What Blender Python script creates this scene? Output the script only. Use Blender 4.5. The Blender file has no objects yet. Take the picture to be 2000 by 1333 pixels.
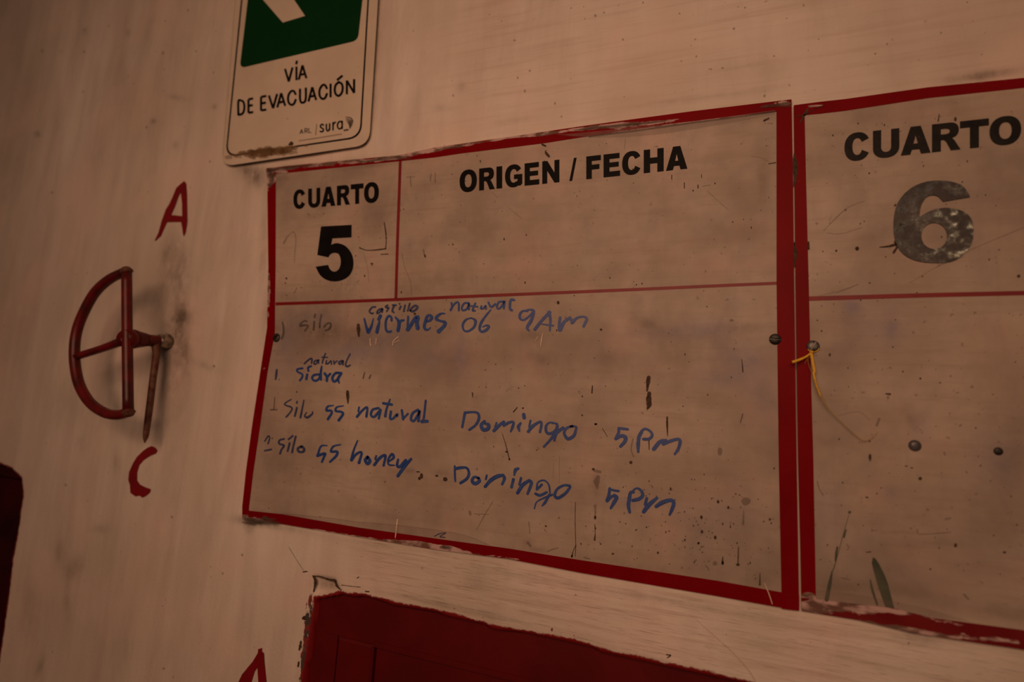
import bpy, math, random
import numpy as np
from mathutils import Matrix, Vector
from mathutils.geometry import tessellate_polygon
random.seed(7); rng = np.random.default_rng(11)
S = bpy.context.scene
COL = S.collection

# ------------------------------------------------------------------ camera
# wall plane is y = 0, +x to the right, +z up, the room is at y < 0; metres
F = 1050.0; CX, CY = 1000.0, 666.5
lv = np.array([-1798.0 - CX, -(640.0 - CY), -F])           # vanishing direction of the level lines on the wall
UPY = 7600.0; upx = -(lv[1] * UPY + F * F) / lv[0]
uv_ = np.array([upx, UPY, -F])
Xa = -lv / np.linalg.norm(lv); Za = uv_ / np.linalg.norm(uv_); Ya = np.cross(Za, Xa)
R3 = np.array([Xa, Ya, Za])
CAM = np.array([0.0, -0.518, 1.75])

def P(px, py, d=0.0):
    """point on the plane lying d metres in front of the wall, seen at photo position px, py"""
    r = R3 @ np.array([px - CX, -(py - CY), -F]); t = (-d - CAM[1]) / r[1]
    return CAM + t * r
def proj(x, y, z):
    w = np.stack([x - CAM[0], y - CAM[1], z - CAM[2]], -1) @ R3
    return CX + F * w[..., 0] / -w[..., 2], CY - F * w[..., 1] / -w[..., 2]

cd = bpy.data.cameras.new('camera'); cam = bpy.data.objects.new('camera', cd); COL.objects.link(cam)
M = Matrix([list(R3[0]), list(R3[1]), list(R3[2])]).to_4x4(); M.translation = Vector(CAM)
cam.matrix_world = M
cd.sensor_width = 36.0; cd.lens = F * 36.0 / 2000.0; cd.clip_start = 0.01
cd.dof.use_dof = True; cd.dof.focus_distance = 0.535; cd.dof.aperture_fstop = 2.8
S.camera = cam

# ------------------------------------------------------------------ light
S.view_settings.view_transform = 'Standard'; S.view_settings.look = 'None'
S.view_settings.gamma = 1.0; S.view_settings.use_curve_mapping = False
S.view_settings.exposure = 0.0
W = bpy.data.worlds.new('world'); S.world = W; W.use_nodes = True
bg = W.node_tree.nodes['Background']; bg.inputs[0].default_value = (1.0, 0.60, 0.44, 1); bg.inputs[1].default_value = 0.05
def area(name, loc, target, sx, sy, power, col, shape='RECTANGLE'):
    l = bpy.data.lights.new(name, 'AREA'); l.shape = shape; l.size = sx
    if shape in ('RECTANGLE', 'ELLIPSE'): l.size_y = sy
    l.energy = power; l.color = col
    if name == 'skylight': l.spread = math.radians(112)
    o = bpy.data.objects.new(name, l); COL.objects.link(o); o.location = loc
    o.rotation_euler = (Vector(target) - Vector(loc)).to_track_quat('-Z', 'Y').to_euler()
    return o
area('skylight', (-0.15, -1.38, 2.24), (-0.22, 0.0, 1.80), 0.9, 0.7, 4.15, (1.0, 0.555, 0.352))
area('ceiling_lamp', (0.88, -1.98, 2.56), (0.18, 0, 1.92), 0.15, 0.15, 1.5, (1.0, 0.66, 0.36), 'DISK')
area('far_lamp', (0.75, -2.0, 2.80), (0.15, 0, 1.95), 0.14, 0.26, 0.22, (1.0, 0.75, 0.62), 'ELLIPSE')

# ------------------------------------------------------------------ helpers
def col4(c): return (c[0], c[1], c[2], 1.0)
class NT:
    def __init__(s, name):
        s.m = bpy.data.materials.new(name); s.m.use_nodes = True; s.t = s.m.node_tree
        s.b = s.t.nodes['Principled BSDF']
    def n(s, kind, **kw):
        o = s.t.nodes.new(kind)
        for k, v in kw.items(): setattr(o, k, v)
        return o
    def l(s, a, b): s.t.links.new(a, b)
    def setin(s, sock, v):
        if hasattr(v, 'is_linked') or isinstance(v, bpy.types.NodeSocket): s.l(v, sock)
        else: sock.default_value = v
    def pos(s, scale=(1, 1, 1)):
        g = s.n('ShaderNodeNewGeometry'); m = s.n('ShaderNodeMapping'); m.inputs['Scale'].default_value = scale
        s.l(g.outputs['Position'], m.inputs['Vector']); return m.outputs[0]
    def noise(s, scale, stretch=(1, 1, 1), detail=4, rough=0.55, dist=0.0):
        o = s.n('ShaderNodeTexNoise'); s.l(s.pos(stretch), o.inputs['Vector'])
        o.inputs['Scale'].default_value = scale; o.inputs['Detail'].default_value = detail
        o.inputs['Roughness'].default_value = rough; o.inputs['Distortion'].default_value = dist
        return o.outputs[0]
    def rng(s, v, a, b, c=0.0, d=1.0):
        o = s.n('ShaderNodeMapRange'); s.setin(o.inputs[0], v)
        for i, x in enumerate((a, b, c, d)): o.inputs[i + 1].default_value = x
        return o.outputs[0]
    def math(s, op, a, b=0.0):
        o = s.n('ShaderNodeMath', operation=op); s.setin(o.inputs[0], a); s.setin(o.inputs[1], b); return o.outputs[0]
    def mix(s, f, a, b):
        o = s.n('ShaderNodeMix', data_type='RGBA'); s.setin(o.inputs[0], f)
        s.setin(o.inputs[6], a if not isinstance(a, tuple) else col4(a)); s.setin(o.inputs[7], b if not isinstance(b, tuple) else col4(b))
        return o.outputs[2]
    def fmix(s, f, a, b):
        o = s.n('ShaderNodeMix', data_type='FLOAT'); s.setin(o.inputs[0], f); s.setin(o.inputs[2], a); s.setin(o.inputs[3], b); return o.outputs[0]
    def attr(s, name):
        o = s.n('ShaderNodeAttribute'); o.attribute_name = name; return o.outputs['Fac']
    def bump(s, h, strength, dist):
        o = s.n('ShaderNodeBump'); s.setin(o.inputs['Height'], h); o.inputs['Strength'].default_value = strength
        o.inputs['Distance'].default_value = dist; s.l(o.outputs[0], s.b.inputs['Normal'])
    def base(s, c): s.setin(s.b.inputs['Base Color'], c if not isinstance(c, tuple) else col4(c))
    def rough(s, v): s.setin(s.b.inputs['Roughness'], v)

def mkobj(name, verts, faces, mat=None, parent=None, attrs=None, smooth=False, uvs=None):
    verts = np.asarray(verts, dtype=float)
    off = np.array(parent_loc(parent))
    me = bpy.data.meshes.new(name); me.from_pydata((verts - off).tolist(), [], faces if isinstance(faces, list) else faces.tolist())
    me.update()
    if attrs:
        for k, v in attrs.items():
            a = me.attributes.new(k, 'FLOAT', 'POINT'); a.data.foreach_set('value', np.asarray(v, dtype=np.float32))
    if smooth: me.polygons.foreach_set('use_smooth', [True] * len(me.polygons))
    if mat: me.materials.append(mat)
    o = bpy.data.objects.new(name, me); COL.objects.link(o)
    if parent: o.parent = parent
    return o
def parent_loc(p):
    x = np.zeros(3)
    while p is not None: x = x + np.array(p.location); p = p.parent
    return x
def thing(name, label, cat, loc, group=None):
    o = bpy.data.objects.new(name, None); COL.objects.link(o); o.location = loc; o.empty_display_size = 0.02
    o['label'] = label; o['category'] = cat
    if group: o['group'] = group
    return o
def vnoise(x, z, s, seed):
    """smooth value noise, s = cells per metre"""
    r = np.random.default_rng(seed); T = r.random((257, 257))
    X = x * s + 1000.3; Z = z * s + 1000.7; xi = np.floor(X).astype(int); zi = np.floor(Z).astype(int)
    fx = X - xi; fz = Z - zi; fx = fx * fx * (3 - 2 * fx); fz = fz * fz * (3 - 2 * fz)
    a = T[xi % 257, zi % 257]; b = T[(xi + 1) % 257, zi % 257]; c = T[xi % 257, (zi + 1) % 257]; d = T[(xi + 1) % 257, (zi + 1) % 257]
    return (a * (1 - fx) + b * fx) * (1 - fz) + (c * (1 - fx) + d * fx) * fz - 0.5
def sdf(px, py, poly):
    """signed distance to a polygon, negative inside"""
    poly = np.asarray(poly, float); n = len(poly); d = np.full(px.shape, 1e9); ins = np.zeros(px.shape, bool)
    for i in range(n):
        a = poly[i]; b = poly[(i + 1) % n]; e = b - a; wx = px - a[0]; wy = py - a[1]
        t = np.clip((wx * e[0] + wy * e[1]) / max(e @ e, 1e-12), 0, 1)
        d = np.minimum(d, np.hypot(wx - t * e[0], wy - t * e[1]))
        if a[1] != b[1]:
            c = ((a[1] > py) != (b[1] > py)) & (px < (b[0] - a[0]) * (py - a[1]) / (b[1] - a[1]) + a[0]); ins ^= c
    return np.where(ins, -d, d)
def splat(u, v, items):
    """soft blotches for dirt: (px, py, rx, ry, angle in degrees, strength)"""
    g = np.zeros(u.shape)
    for (x, y, rx, ry, a, s) in items:
        c, q = math.cos(math.radians(a)), math.sin(math.radians(a)); dx = u - x; dy = v - y
        e = ((dx * c + dy * q) / rx) ** 2 + ((-dx * q + dy * c) / ry) ** 2
        g = np.maximum(g, 0) + s * np.exp(-e * 1.2) if s > 0 else g + s * np.exp(-e * 1.2)
    return np.clip(g, 0, 1.2)
def zt(x0, y0, s, pts):
    return [(x0 + p[0] / s, y0 + p[1] / s) + tuple(p[2:]) for p in pts]
def smooth_path(pts, n=6):
    p = np.asarray(pts, float)
    if len(p) < 3: return np.array([p[0] + (p[-1] - p[0]) * t for t in np.linspace(0, 1, 5)])
    q = np.vstack([2 * p[0] - p[1], p, 2 * p[-1] - p[-2]]); out = []
    for i in range(1, len(q) - 2):
        for t in np.linspace(0, 1, n, endpoint=False):
            a, b, c, d = q[i - 1], q[i], q[i + 1], q[i + 2]
            out.append(0.5 * ((2 * b) + (c - a) * t + (2 * a - 5 * b + 4 * c - d) * t * t + (3 * b - a - 3 * c + d) * t ** 3))
    out.append(p[-1]); return np.array(out)

class Flat:
    """flat print and paint: pieces lying on a surface, gathered into one mesh"""
    def __init__(s): s.v = []; s.f = []; s.a = []; s.b = []
    def ribbon(s, pts, w, d, caps=True, smooth=True, jit=0.0, dfun=None):
        p = smooth_path(pts) if smooth else np.asarray(pts, float)
        n = len(p); ww = np.interp(np.linspace(0, 1, n), np.linspace(0, 1, len(w)), w) if hasattr(w, '__len__') else np.full(n, float(w))
        if jit: ww = ww * (1 + jit * (rng.random(n) - 0.5))
        t = np.gradient(p, axis=0); L = np.hypot(t[:, 0], t[:, 1]) + 1e-9; nx, ny = -t[:, 1] / L, t[:, 0] / L
        rows = []
        K = 4
        al = np.concatenate([[0], np.cumsum(np.hypot(*np.diff(p, axis=0).T))])
        def row(c, hw, nxx, nyy, u):
            ids = []
            for k in range(K + 1):
                q = (k / K) * 2 - 1
                s.add(c[0] + nxx * hw * q, c[1] + nyy * hw * q, d, dfun); s.a.append(q); s.b.append(u); ids.append(len(s.v) - 1)
            rows.append(ids)
        if caps:
            for a in (0.25, 0.7): row(p[0] - t[0] / L[0] * ww[0] / 2 * math.cos(a * math.pi / 2), ww[0] / 2 * math.sin(a * math.pi / 2), nx[0], ny[0], al[0])
        for i in range(n): row(p[i], ww[i] / 2, nx[i], ny[i], al[i])
        if caps:
            for a in (0.7, 0.25): row(p[-1] + t[-1] / L[-1] * ww[-1] / 2 * math.cos(a * math.pi / 2), ww[-1] / 2 * math.sin(a * math.pi / 2), nx[-1], ny[-1], al[-1])
        for i in range(len(rows) - 1):
            for k in range(K): s.f.append((rows[i][k], rows[i + 1][k], rows[i + 1][k + 1], rows[i][k + 1]))
    def add(s, x, y, d, dfun=None):
        q = P(x, y, d)
        if dfun is not None: q = P(x, y, d - dfun(q[0], q[2]))
        s.v.append(q)
    def poly(s, outer, holes=(), d=0.0, thick=0.0, dfun=None):
        loops = [list(outer)] + [list(h) for h in holes]
        tri = tessellate_polygon([[Vector((p[0], p[1], 0)) for p in lp] for lp in loops])
        flat = [p for lp in loops for p in lp]; b0 = len(s.v)
        for p in flat: s.add(p[0], p[1], d, dfun); s.a.append(0); s.b.append(0)
        for t in tri:
            a, b, c = [flat[i] for i in t]
            cr = (b[0] - a[0]) * (c[1] - a[1]) - (b[1] - a[1]) * (c[0] - a[0])
            s.f.append(tuple(b0 + i for i in (t if cr < 0 else t[::-1])))
        if thick:
            b1 = len(s.v)
            for p in flat: s.add(p[0], p[1], d - thick, dfun); s.a.append(0); s.b.append(0)
            k = 0
            for lp in loops:
                m = len(lp)
                for i in range(m): s.f.append((b0 + k + i, b0 + k + (i + 1) % m, b1 + k + (i + 1) % m, b1 + k + i))
                k += m
    def blob(s, x, y, rx, ry, d, n=9, jit=0.25, dfun=None):
        s.poly([(x + rx * (1 + jit * (rng.random() - .5)) * math.cos(2 * math.pi * k / n), y + ry * (1 + jit * (rng.random() - .5)) * math.sin(2 * math.pi * k / n)) for k in range(n)], (), d, dfun=dfun)
    def build(s, name, mat, parent, **kw):
        return mkobj(name, s.v, s.f, mat, parent, attrs={'across': s.a, 'along': s.b}, **kw)

def coons(T, B, L, Rr, nu, nv, d, skirt=None, curve=None):
    """sheet spanned by four edges given as photo points"""
    def rs(pl, n):
        pl = np.array([P(p[0], p[1], d) for p in pl]); s = np.concatenate([[0], np.cumsum(np.linalg.norm(np.diff(pl, axis=0), axis=1))])
        q = np.linspace(0, s[-1], n); return np.stack([np.interp(q, s, pl[:, i]) for i in range(3)], -1)
    t = rs(T, nu); b = rs(B, nu); l = rs(L, nv); r = rs(Rr, nv)
    u = np.linspace(0, 1, nu)[None, :, None]; v = np.linspace(0, 1, nv)[:, None, None]
    g = (1 - v) * t[None] + v * b[None] + (1 - u) * l[:, None] + u * r[:, None] - ((1 - u) * (1 - v) * t[0] + u * (1 - v) * t[-1] + (1 - u) * v * b[0] + u * v * b[-1])
    V = g.reshape(-1, 3); idx = np.arange(nu * nv).reshape(nv, nu)
    Fc = np.stack([idx[:-1, :-1], idx[1:, :-1], idx[1:, 1:], idx[:-1, 1:]], -1).reshape(-1, 4)
    if skirt:
        rim = list(idx[0, :]) + list(idx[1:, -1]) + list(idx[-1, -2::-1]) + list(idx[-2:0:-1, 0])
        n0 = len(V); ex = V[rim].copy(); ex[:, 1] += skirt; V = np.vstack([V, ex]); m = len(rim)
        Fs = np.array([(rim[i], rim[(i + 1) % m], n0 + (i + 1) % m, n0 + i) for i in range(m)]); Fc = np.vstack([Fc, Fs])
    return V, Fc

# ------------------------------------------------------------------ materials
CREAM = (0.80, 0.715, 0.625)
def mat_wall():
    t = NT('wall_paint')
    vs = t.noise(26, (1.0, 1.0, 0.10), 5, 0.6, 0.3); hs = t.noise(34, (0.09, 1.0, 1.0), 6, 0.65, 0.2)
    hs2 = t.noise(150, (0.05, 1.0, 1.0), 3, 0.6); wood = t.attr('wood')
    low = t.noise(3.2, (1, 1, 0.7), 4, 0.5); fine = t.noise(260, (1, 1, 1), 3, 0.6)
    st = t.fmix(wood, vs, hs)
    c = t.mix(t.rng(low, 0.38, 0.64), (0.60, 0.51, 0.42), CREAM)
    c = t.mix(t.rng(st, 0.36, 0.64), t.mix(0.22, c, (0.30, 0.22, 0.17)), c)
    c = t.mix(t.rng(t.noise(17, (1.0, 1.0, 0.22), 5, 0.65, 0.6), 0.50, 0.72, 0, 0.30), c, (0.36, 0.27, 0.21))
    c = t.mix(t.math('MULTIPLY', t.rng(hs2, 0.50, 0.68, 0, 0.42), wood), c, (0.40, 0.28, 0.19))
    c = t.mix(t.rng(t.noise(7, (1, 1, 1), 3, 0.5), 0.50, 0.68, 0, 0.5), c, (0.78, 0.58, 0.49))
    c = t.mix(t.rng(t.noise(11, (1, 1, 0.5), 4, 0.6, 0.4), 0.50, 0.70, 0, 0.35), c, (0.52, 0.46, 0.36))
    spk = t.rng(t.noise(120, (1, 1, 1), 2, 0.5), 0.72, 0.78, 0, 0.55)
    c = t.mix(spk, c, (0.32, 0.22, 0.16))
    g = t.attr('grime_shade'); gn = t.noise(55, (1, 1, 0.6), 5, 0.7)
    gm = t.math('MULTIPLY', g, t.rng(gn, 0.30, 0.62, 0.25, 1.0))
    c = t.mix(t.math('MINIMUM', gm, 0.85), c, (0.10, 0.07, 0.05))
    chip = t.attr('chip'); cn = t.noise(170, (1, 1, 0.35), 4, 0.7)
    cm = t.rng(t.math('ADD', chip, t.math('MULTIPLY', t.math('SUBTRACT', cn, 0.5), 2.2)), 0.62, 0.72)
    c = t.mix(cm, c, t.mix(t.rng(t.noise(90, (1, 1, 1), 3), 0.45, 0.52), (0.20, 0.035, 0.03), (0.07, 0.05, 0.045)))
    rd = t.attr('redd'); rn = t.noise(90, (1, 1, 1), 5, 0.7)
    rd2 = t.math('ADD', rd, t.math('MULTIPLY', t.math('SUBTRACT', rn, 0.5), 0.0075))
    rm = t.rng(rd2, 0.0007, -0.0007)
    c = t.mix(rm, c, t.mix(t.rng(rd, -0.006, 0.0), (0.17, 0.002, 0.003), (0.21, 0.008, 0.006)))
    t.base(c); t.rough(t.fmix(rm, 0.62, 0.5)); t.b.inputs['Specular IOR Level'].default_value = 0.35
    h = t.math('ADD', t.math('MULTIPLY', st, 1.0), t.math('MULTIPLY', fine, 0.25))
    t.bump(h, 0.55, 0.0022); return t.m
def mat_board():
    t = NT('white_laminate')
    low = t.noise(9, (1, 1, 1), 5, 0.6); hs = t.noise(60, (0.12, 1, 1), 5, 0.65); vs = t.noise(90, (1, 1, 0.06), 3, 0.6)
    c = t.mix(t.rng(low, 0.36, 0.66), (0.305, 0.245, 0.195), (0.49, 0.40, 0.318))
    c = t.mix(t.rng(hs, 0.48, 0.70, 0, 0.34), c, (0.31, 0.225, 0.165))
    c = t.mix(t.rng(t.noise(160, (0.10, 1, 1), 4, 0.7), 0.52, 0.70, 0, 0.30), c, (0.30, 0.21, 0.15))
    c = t.mix(t.rng(vs, 0.60, 0.75, 0, 0.25), c, (0.30, 0.23, 0.17))
    c = t.mix(t.rng(t.noise(14, (1, 1, 1), 3), 0.52, 0.70, 0, 0.35), c, (0.56, 0.37, 0.30))
    c = t.mix(t.rng(t.noise(22, (1, 1, 0.5), 5, 0.65, 0.5), 0.52, 0.68, 0, 0.32), c, (0.26, 0.22, 0.20))
    g = t.attr('grime_shade'); gn = t.noise(75, (1, 1, 1), 5, 0.7)
    gm = t.math('MULTIPLY', g, t.rng(gn, 0.28, 0.65, 0.35, 1.0)); c = t.mix(t.math('MINIMUM', gm, 0.85), c, (0.13, 0.095, 0.07))
    b = t.attr('blue'); c = t.mix(t.math('MULTIPLY', b, t.rng(gn, 0.3, 0.6, 0.4, 1)), c, (0.22, 0.20, 0.27))
    c = t.mix(t.rng(t.noise(230, (1, 1, 1), 2, 0.5), 0.70, 0.76, 0, 0.6), c, (0.16, 0.10, 0.07))
    t.base(c); t.rough(t.rng(t.noise(30, (1, 1, 1), 4), 0.3, 0.7, 0.36, 0.56)); t.b.inputs['Specular IOR Level'].default_value = 0.22
    t.bump(t.noise(40, (0.3, 1, 1), 4), 0.25, 0.0008); return t.m
def mat_red(name='red_tape', c0=(0.215, 0.001, 0.004), c1=(0.17, 0.001, 0.003)):
    t = NT(name)
    c = t.mix(t.rng(t.noise(12, (1, 1, 1), 3), 0.35, 0.65), c0, c1)
    w = t.attr('wear'); n1 = t.noise(110, (0.35, 1, 1), 5, 0.7)
    m = t.rng(t.math('ADD', w, t.math('MULTIPLY', t.math('SUBTRACT', n1, 0.5), 1.6)), 0.50, 0.60)
    c = t.mix(m, c, t.mix(t.rng(t.noise(150, (0.4, 1, 1), 4), 0.42, 0.58), (0.16, 0.09, 0.07), (0.52, 0.36, 0.33)))
    t.base(c); t.rough(t.fmix(m, 0.40, 0.65)); t.b.inputs['Specular IOR Level'].default_value = 0.05; t.bump(t.noise(60), 0.15, 0.0006); return t.m
def mat_simple(name, c, rough=0.5, spec=0.5, c2=None, metal=0.0, scale=60, alpha=None, bump=0.0, coat=0.0):
    t = NT(name)
    t.base(t.mix(t.rng(t.noise(scale, (1, 1, 1), 4), 0.35, 0.65), c, c2 or tuple(x * 0.8 for x in c)))
    t.rough(rough); t.b.inputs['Specular IOR Level'].default_value = spec; t.b.inputs['Metallic'].default_value = metal
    if alpha is not None: t.setin(t.b.inputs['Alpha'], alpha)
    if bump: t.bump(t.noise(scale * 3), bump, 0.001)
    if coat: t.b.inputs['Coat Weight'].default_value = coat
    return t.m
def mat_ink(name, dark, light, amount):
    """felt marker: streaks run along the stroke, ink pools at its edges"""
    t = NT(name); ac = t.attr('across'); al = t.attr('along')
    cb = t.n('ShaderNodeCombineXYZ'); t.l(t.math('MULTIPLY', ac, 2.2), cb.inputs[0]); t.l(t.math('MULTIPLY', al, 0.05), cb.inputs[1])
    g = t.n('ShaderNodeNewGeometry'); ad = t.n('ShaderNodeVectorMath', operation='ADD'); t.l(cb.outputs[0], ad.inputs[0])
    sc = t.n('ShaderNodeVectorMath', operation='SCALE'); t.l(g.outputs['Position'], sc.inputs[0]); sc.inputs['Scale'].default_value = 25.0
    t.l(sc.outputs[0], ad.inputs[1])
    n = t.n('ShaderNodeTexNoise'); t.l(ad.outputs[0], n.inputs['Vector']); n.inputs['Scale'].default_value = 1.3; n.inputs['Detail'].default_value = 4
    edge = t.math('ABSOLUTE', ac)
    k = t.math('ADD', t.rng(n.outputs[0], 0.36, 0.62), t.rng(edge, 0.55, 1.0, 0, 0.45))
    t.base(t.mix(t.math('MINIMUM', k, 1.0), light, dark)); t.rough(0.45)
    t.setin(t.b.inputs['Alpha'], t.math('MINIMUM', t.math('ADD', t.math('MULTIPLY', k, 0.40), amount), 1.0)); return t.m
M_WALL = mat_wall(); M_BOARD = mat_board(); M_RED = mat_red()
M_BLACK = mat_simple('black_vinyl', (0.006, 0.005, 0.005), 0.45, 0.05, (0.009, 0.008, 0.008))
M_GLOSS = mat_simple('glossy_black_vinyl', (0.02, 0.015, 0.016), 0.17, 0.34, (0.045, 0.03, 0.028), bump=0.10, scale=60)
for nd in [M_GLOSS.node_tree]:
    tn = nd.nodes.new('ShaderNodeTexNoise'); tn.inputs['Scale'].default_value = 170; tn.inputs['Detail'].default_value = 4; mr = nd.nodes.new('ShaderNodeMapRange'); gg = nd.nodes.new('ShaderNodeNewGeometry')
    nd.links.new(gg.outputs['Position'], tn.inputs['Vector']); nd.links.new(tn.outputs[0], mr.inputs[0])
    for i_, v_ in enumerate((0.35, 0.62, 0.12, 0.42)): mr.inputs[i_ + 1].default_value = v_
    nd.links.new(mr.outputs[0], nd.nodes['Principled BSDF'].inputs['Roughness'])
M_SATIN = mat_simple('satin_black_vinyl', (0.010, 0.008, 0.008), 0.30, 0.10, (0.018, 0.014, 0.013), bump=0.15, scale=60)
M_INK = mat_ink('blue_marker', (0.002, 0.030, 0.20), (0.03, 0.10, 0.32), 0.85)
M_INKF = mat_ink('faded_blue_marker', (0.008, 0.024, 0.12), (0.05, 0.08, 0.18), 0.55)
M_INKG = mat_ink('grey_marker', (0.05, 0.05, 0.05), (0.14, 0.13, 0.12), 0.30)
M_PAINT = mat_simple('red_wall_paint', (0.22, 0.001, 0.004), 0.5, 0.4, (0.17, 0.001, 0.003), scale=40)
M_DIRT = mat_simple('dark_dirt', (0.035, 0.02, 0.012), 0.7, 0.2, (0.09, 0.055, 0.03), scale=300)
M_FAINT = mat_simple('faint_dirt', (0.10, 0.07, 0.05), 0.7, 0.2, (0.16, 0.11, 0.08), scale=200, alpha=0.30)
M_STREAK = mat_simple('grain_streak', (0.16, 0.11, 0.08), 0.7, 0.2, (0.30, 0.21, 0.15), scale=200, alpha=0.22)
M_STAIN = mat_simple('brown_stain', (0.16, 0.085, 0.03), 0.6, 0.3, (0.30, 0.18, 0.08), scale=120, alpha=0.33)
M_SIGN = mat_simple('sign_plastic', (0.66, 0.56, 0.44), 0.42, 0.4, (0.58, 0.49, 0.38), scale=14)
M_GREEN = mat_simple('sign_green', (0.0005, 0.036, 0.007), 0.5, 0.12, (0.0005, 0.030, 0.006), scale=20)
M_GREY = mat_simple('grey_print', (0.09, 0.075, 0.06), 0.5, 0.3)
M_LGREY = mat_simple('pale_grey_print', (0.30, 0.22, 0.15), 0.5, 0.3)
M_METAL = mat_simple('tarnished_steel', (0.16, 0.145, 0.13), 0.42, 0.5, (0.05, 0.045, 0.04), metal=0.6, scale=160, bump=0.1)
M_DMETAL = mat_simple('dark_steel', (0.06, 0.055, 0.045), 0.5, 0.5, (0.02, 0.018, 0.015), metal=0.4, scale=160, bump=0.1)
M_STEELRED = mat_simple('chipped_red_enamel', (0.15, 0.003, 0.003), 0.38, 0.35, (0.05, 0.006, 0.004), scale=45, bump=0.15)
M_RUST = mat_simple('rusty_steel', (0.16, 0.085, 0.05), 0.6, 0.4, (0.10, 0.02, 0.012), metal=0.3, scale=120, bump=0.6)
M_YEL = mat_simple('yellow_twine', (0.78, 0.47, 0.03), 0.5, 0.4, (0.60, 0.32, 0.02), scale=400)
M_THREAD = mat_simple('pale_fibre', (0.80, 0.60, 0.45), 0.5, 0.4)
M_FILM = mat_simple('clear_film', (0.36, 0.27, 0.23), 0.28, 0.5, (0.24, 0.18, 0.15), scale=60, alpha=0.24)
M_FILMT = mat_simple('thin_film', (0.40, 0.30, 0.25), 0.4, 0.3, (0.26, 0.19, 0.15), scale=60, alpha=0.16)
M_FILMP = mat_simple('milky_film', (0.50, 0.32, 0.30), 0.35, 0.5, (0.32, 0.20, 0.18), scale=70, alpha=0.55)
M_LEAF = mat_simple('green_mark', (0.045, 0.055, 0.035), 0.5, 0.4, (0.09, 0.095, 0.06), scale=60)
M_DOOR = mat_simple('dark_red_door_paint', (0.115, 0.002, 0.002), 0.36, 0.5, (0.085, 0.001, 0.001), scale=18, bump=0.12)
M_DOORDK = mat_simple('dark_varnished_red', (0.045, 0.0005, 0.0005), 0.5, 0.08, (0.02, 0.001, 0.001), scale=14)
M_FLOOR = mat_simple('worn_concrete', (0.22, 0.19, 0.16), 0.7, 0.3, (0.15, 0.13, 0.11), scale=6, bump=0.3)
M_SOCKET = mat_simple('pale_pipe_end', (0.42, 0.33, 0.24), 0.4, 0.5, (0.05, 0.035, 0.03), metal=0.3, scale=160)

# ------------------------------------------------------------------ structure: wall with two recessed doorways
RED1 = [(585, 1340), (601, 1245), (608, 1195), (612, 1166), (640, 1161), (666, 1156), (710, 1161), (765, 1174), (850, 1191), (900, 1203), (960, 1221), (1035, 1235),
        (1110, 1248), (1200, 1273), (1290, 1293), (1350, 1304), (1410, 1319), (1470, 1334), (1900, 1440), (1900, 2600), (350, 2600)]
RED2 = [(-700, 880), (-150, 888), (0, 904), (22, 913), (42, 933), (44, 965), (36, 1031), (25, 1096), (18, 1158), (0, 1277), (-60, 1640), (-200, 2300), (-900, 2300)]
def toworld(poly): return np.array([[P(*p)[0], P(*p)[2]] for p in poly])
x0w = P(620, 1200)[0]
W1 = toworld(RED1[:18]); W1 = np.vstack([W1, [[0.80, W1[-1][1] - 0.02], [0.80, 0.0], [W1[0][0], 0.0]]])
W2 = toworld(RED2[2:10]); W2 = np.vstack([[[-2.0, W2[0][1] + 0.004]], W2, [[W2[-1][0], 0.0], [-2.0, 0.0]]])
def axis(lo, a, b, hi, fine, coarse):
    return np.concatenate([np.arange(lo, a, coarse), np.arange(a, b, fine), np.arange(b, hi + 1e-6, coarse)])
gx = axis(-4.2, -1.46, 0.40, 2.6, 0.0028, 0.05); gz = axis(0.0, 1.30, 2.62, 3.1, 0.0028, 0.05)
X, Z = np.meshgrid(gx, gz)
RELIEF = [(345, 520, 22, 60, 5, 1.0), (350, 700, 16, 60, 0, 0.8), (360, 600, 40, 130, 0, 0.5)]
def relief(x, z):
    x = np.asarray(x, float); z = np.asarray(z, float)
    u, v = proj(x, np.zeros_like(x), z)
    h = 0.0016 * (vnoise(x, z, 9, 1) + 0.5 * vnoise(x, z, 23, 2)) + 0.0009
    h = h + 0.0022 * splat(u, v, RELIEF) * (vnoise(x, z, 110, 3) + 0.6 * vnoise(x, z, 260, 8) + 0.3)
    return h                                   # +y: into the wall
def wall_d(x, z): return float(relief(np.array([x]), np.array([z]))[0])
U, Vv = proj(X, np.zeros_like(X), Z)
U = np.clip(U, -3000, 5000)
s1 = sdf(X, Z, W1); s2 = sdf(X, Z, W2)
rec = 0.03 * np.clip(-(np.minimum(s1, s2) + 0.004) / 0.003, 0, 1)
Y = relief(X, Z) + rec
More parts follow.
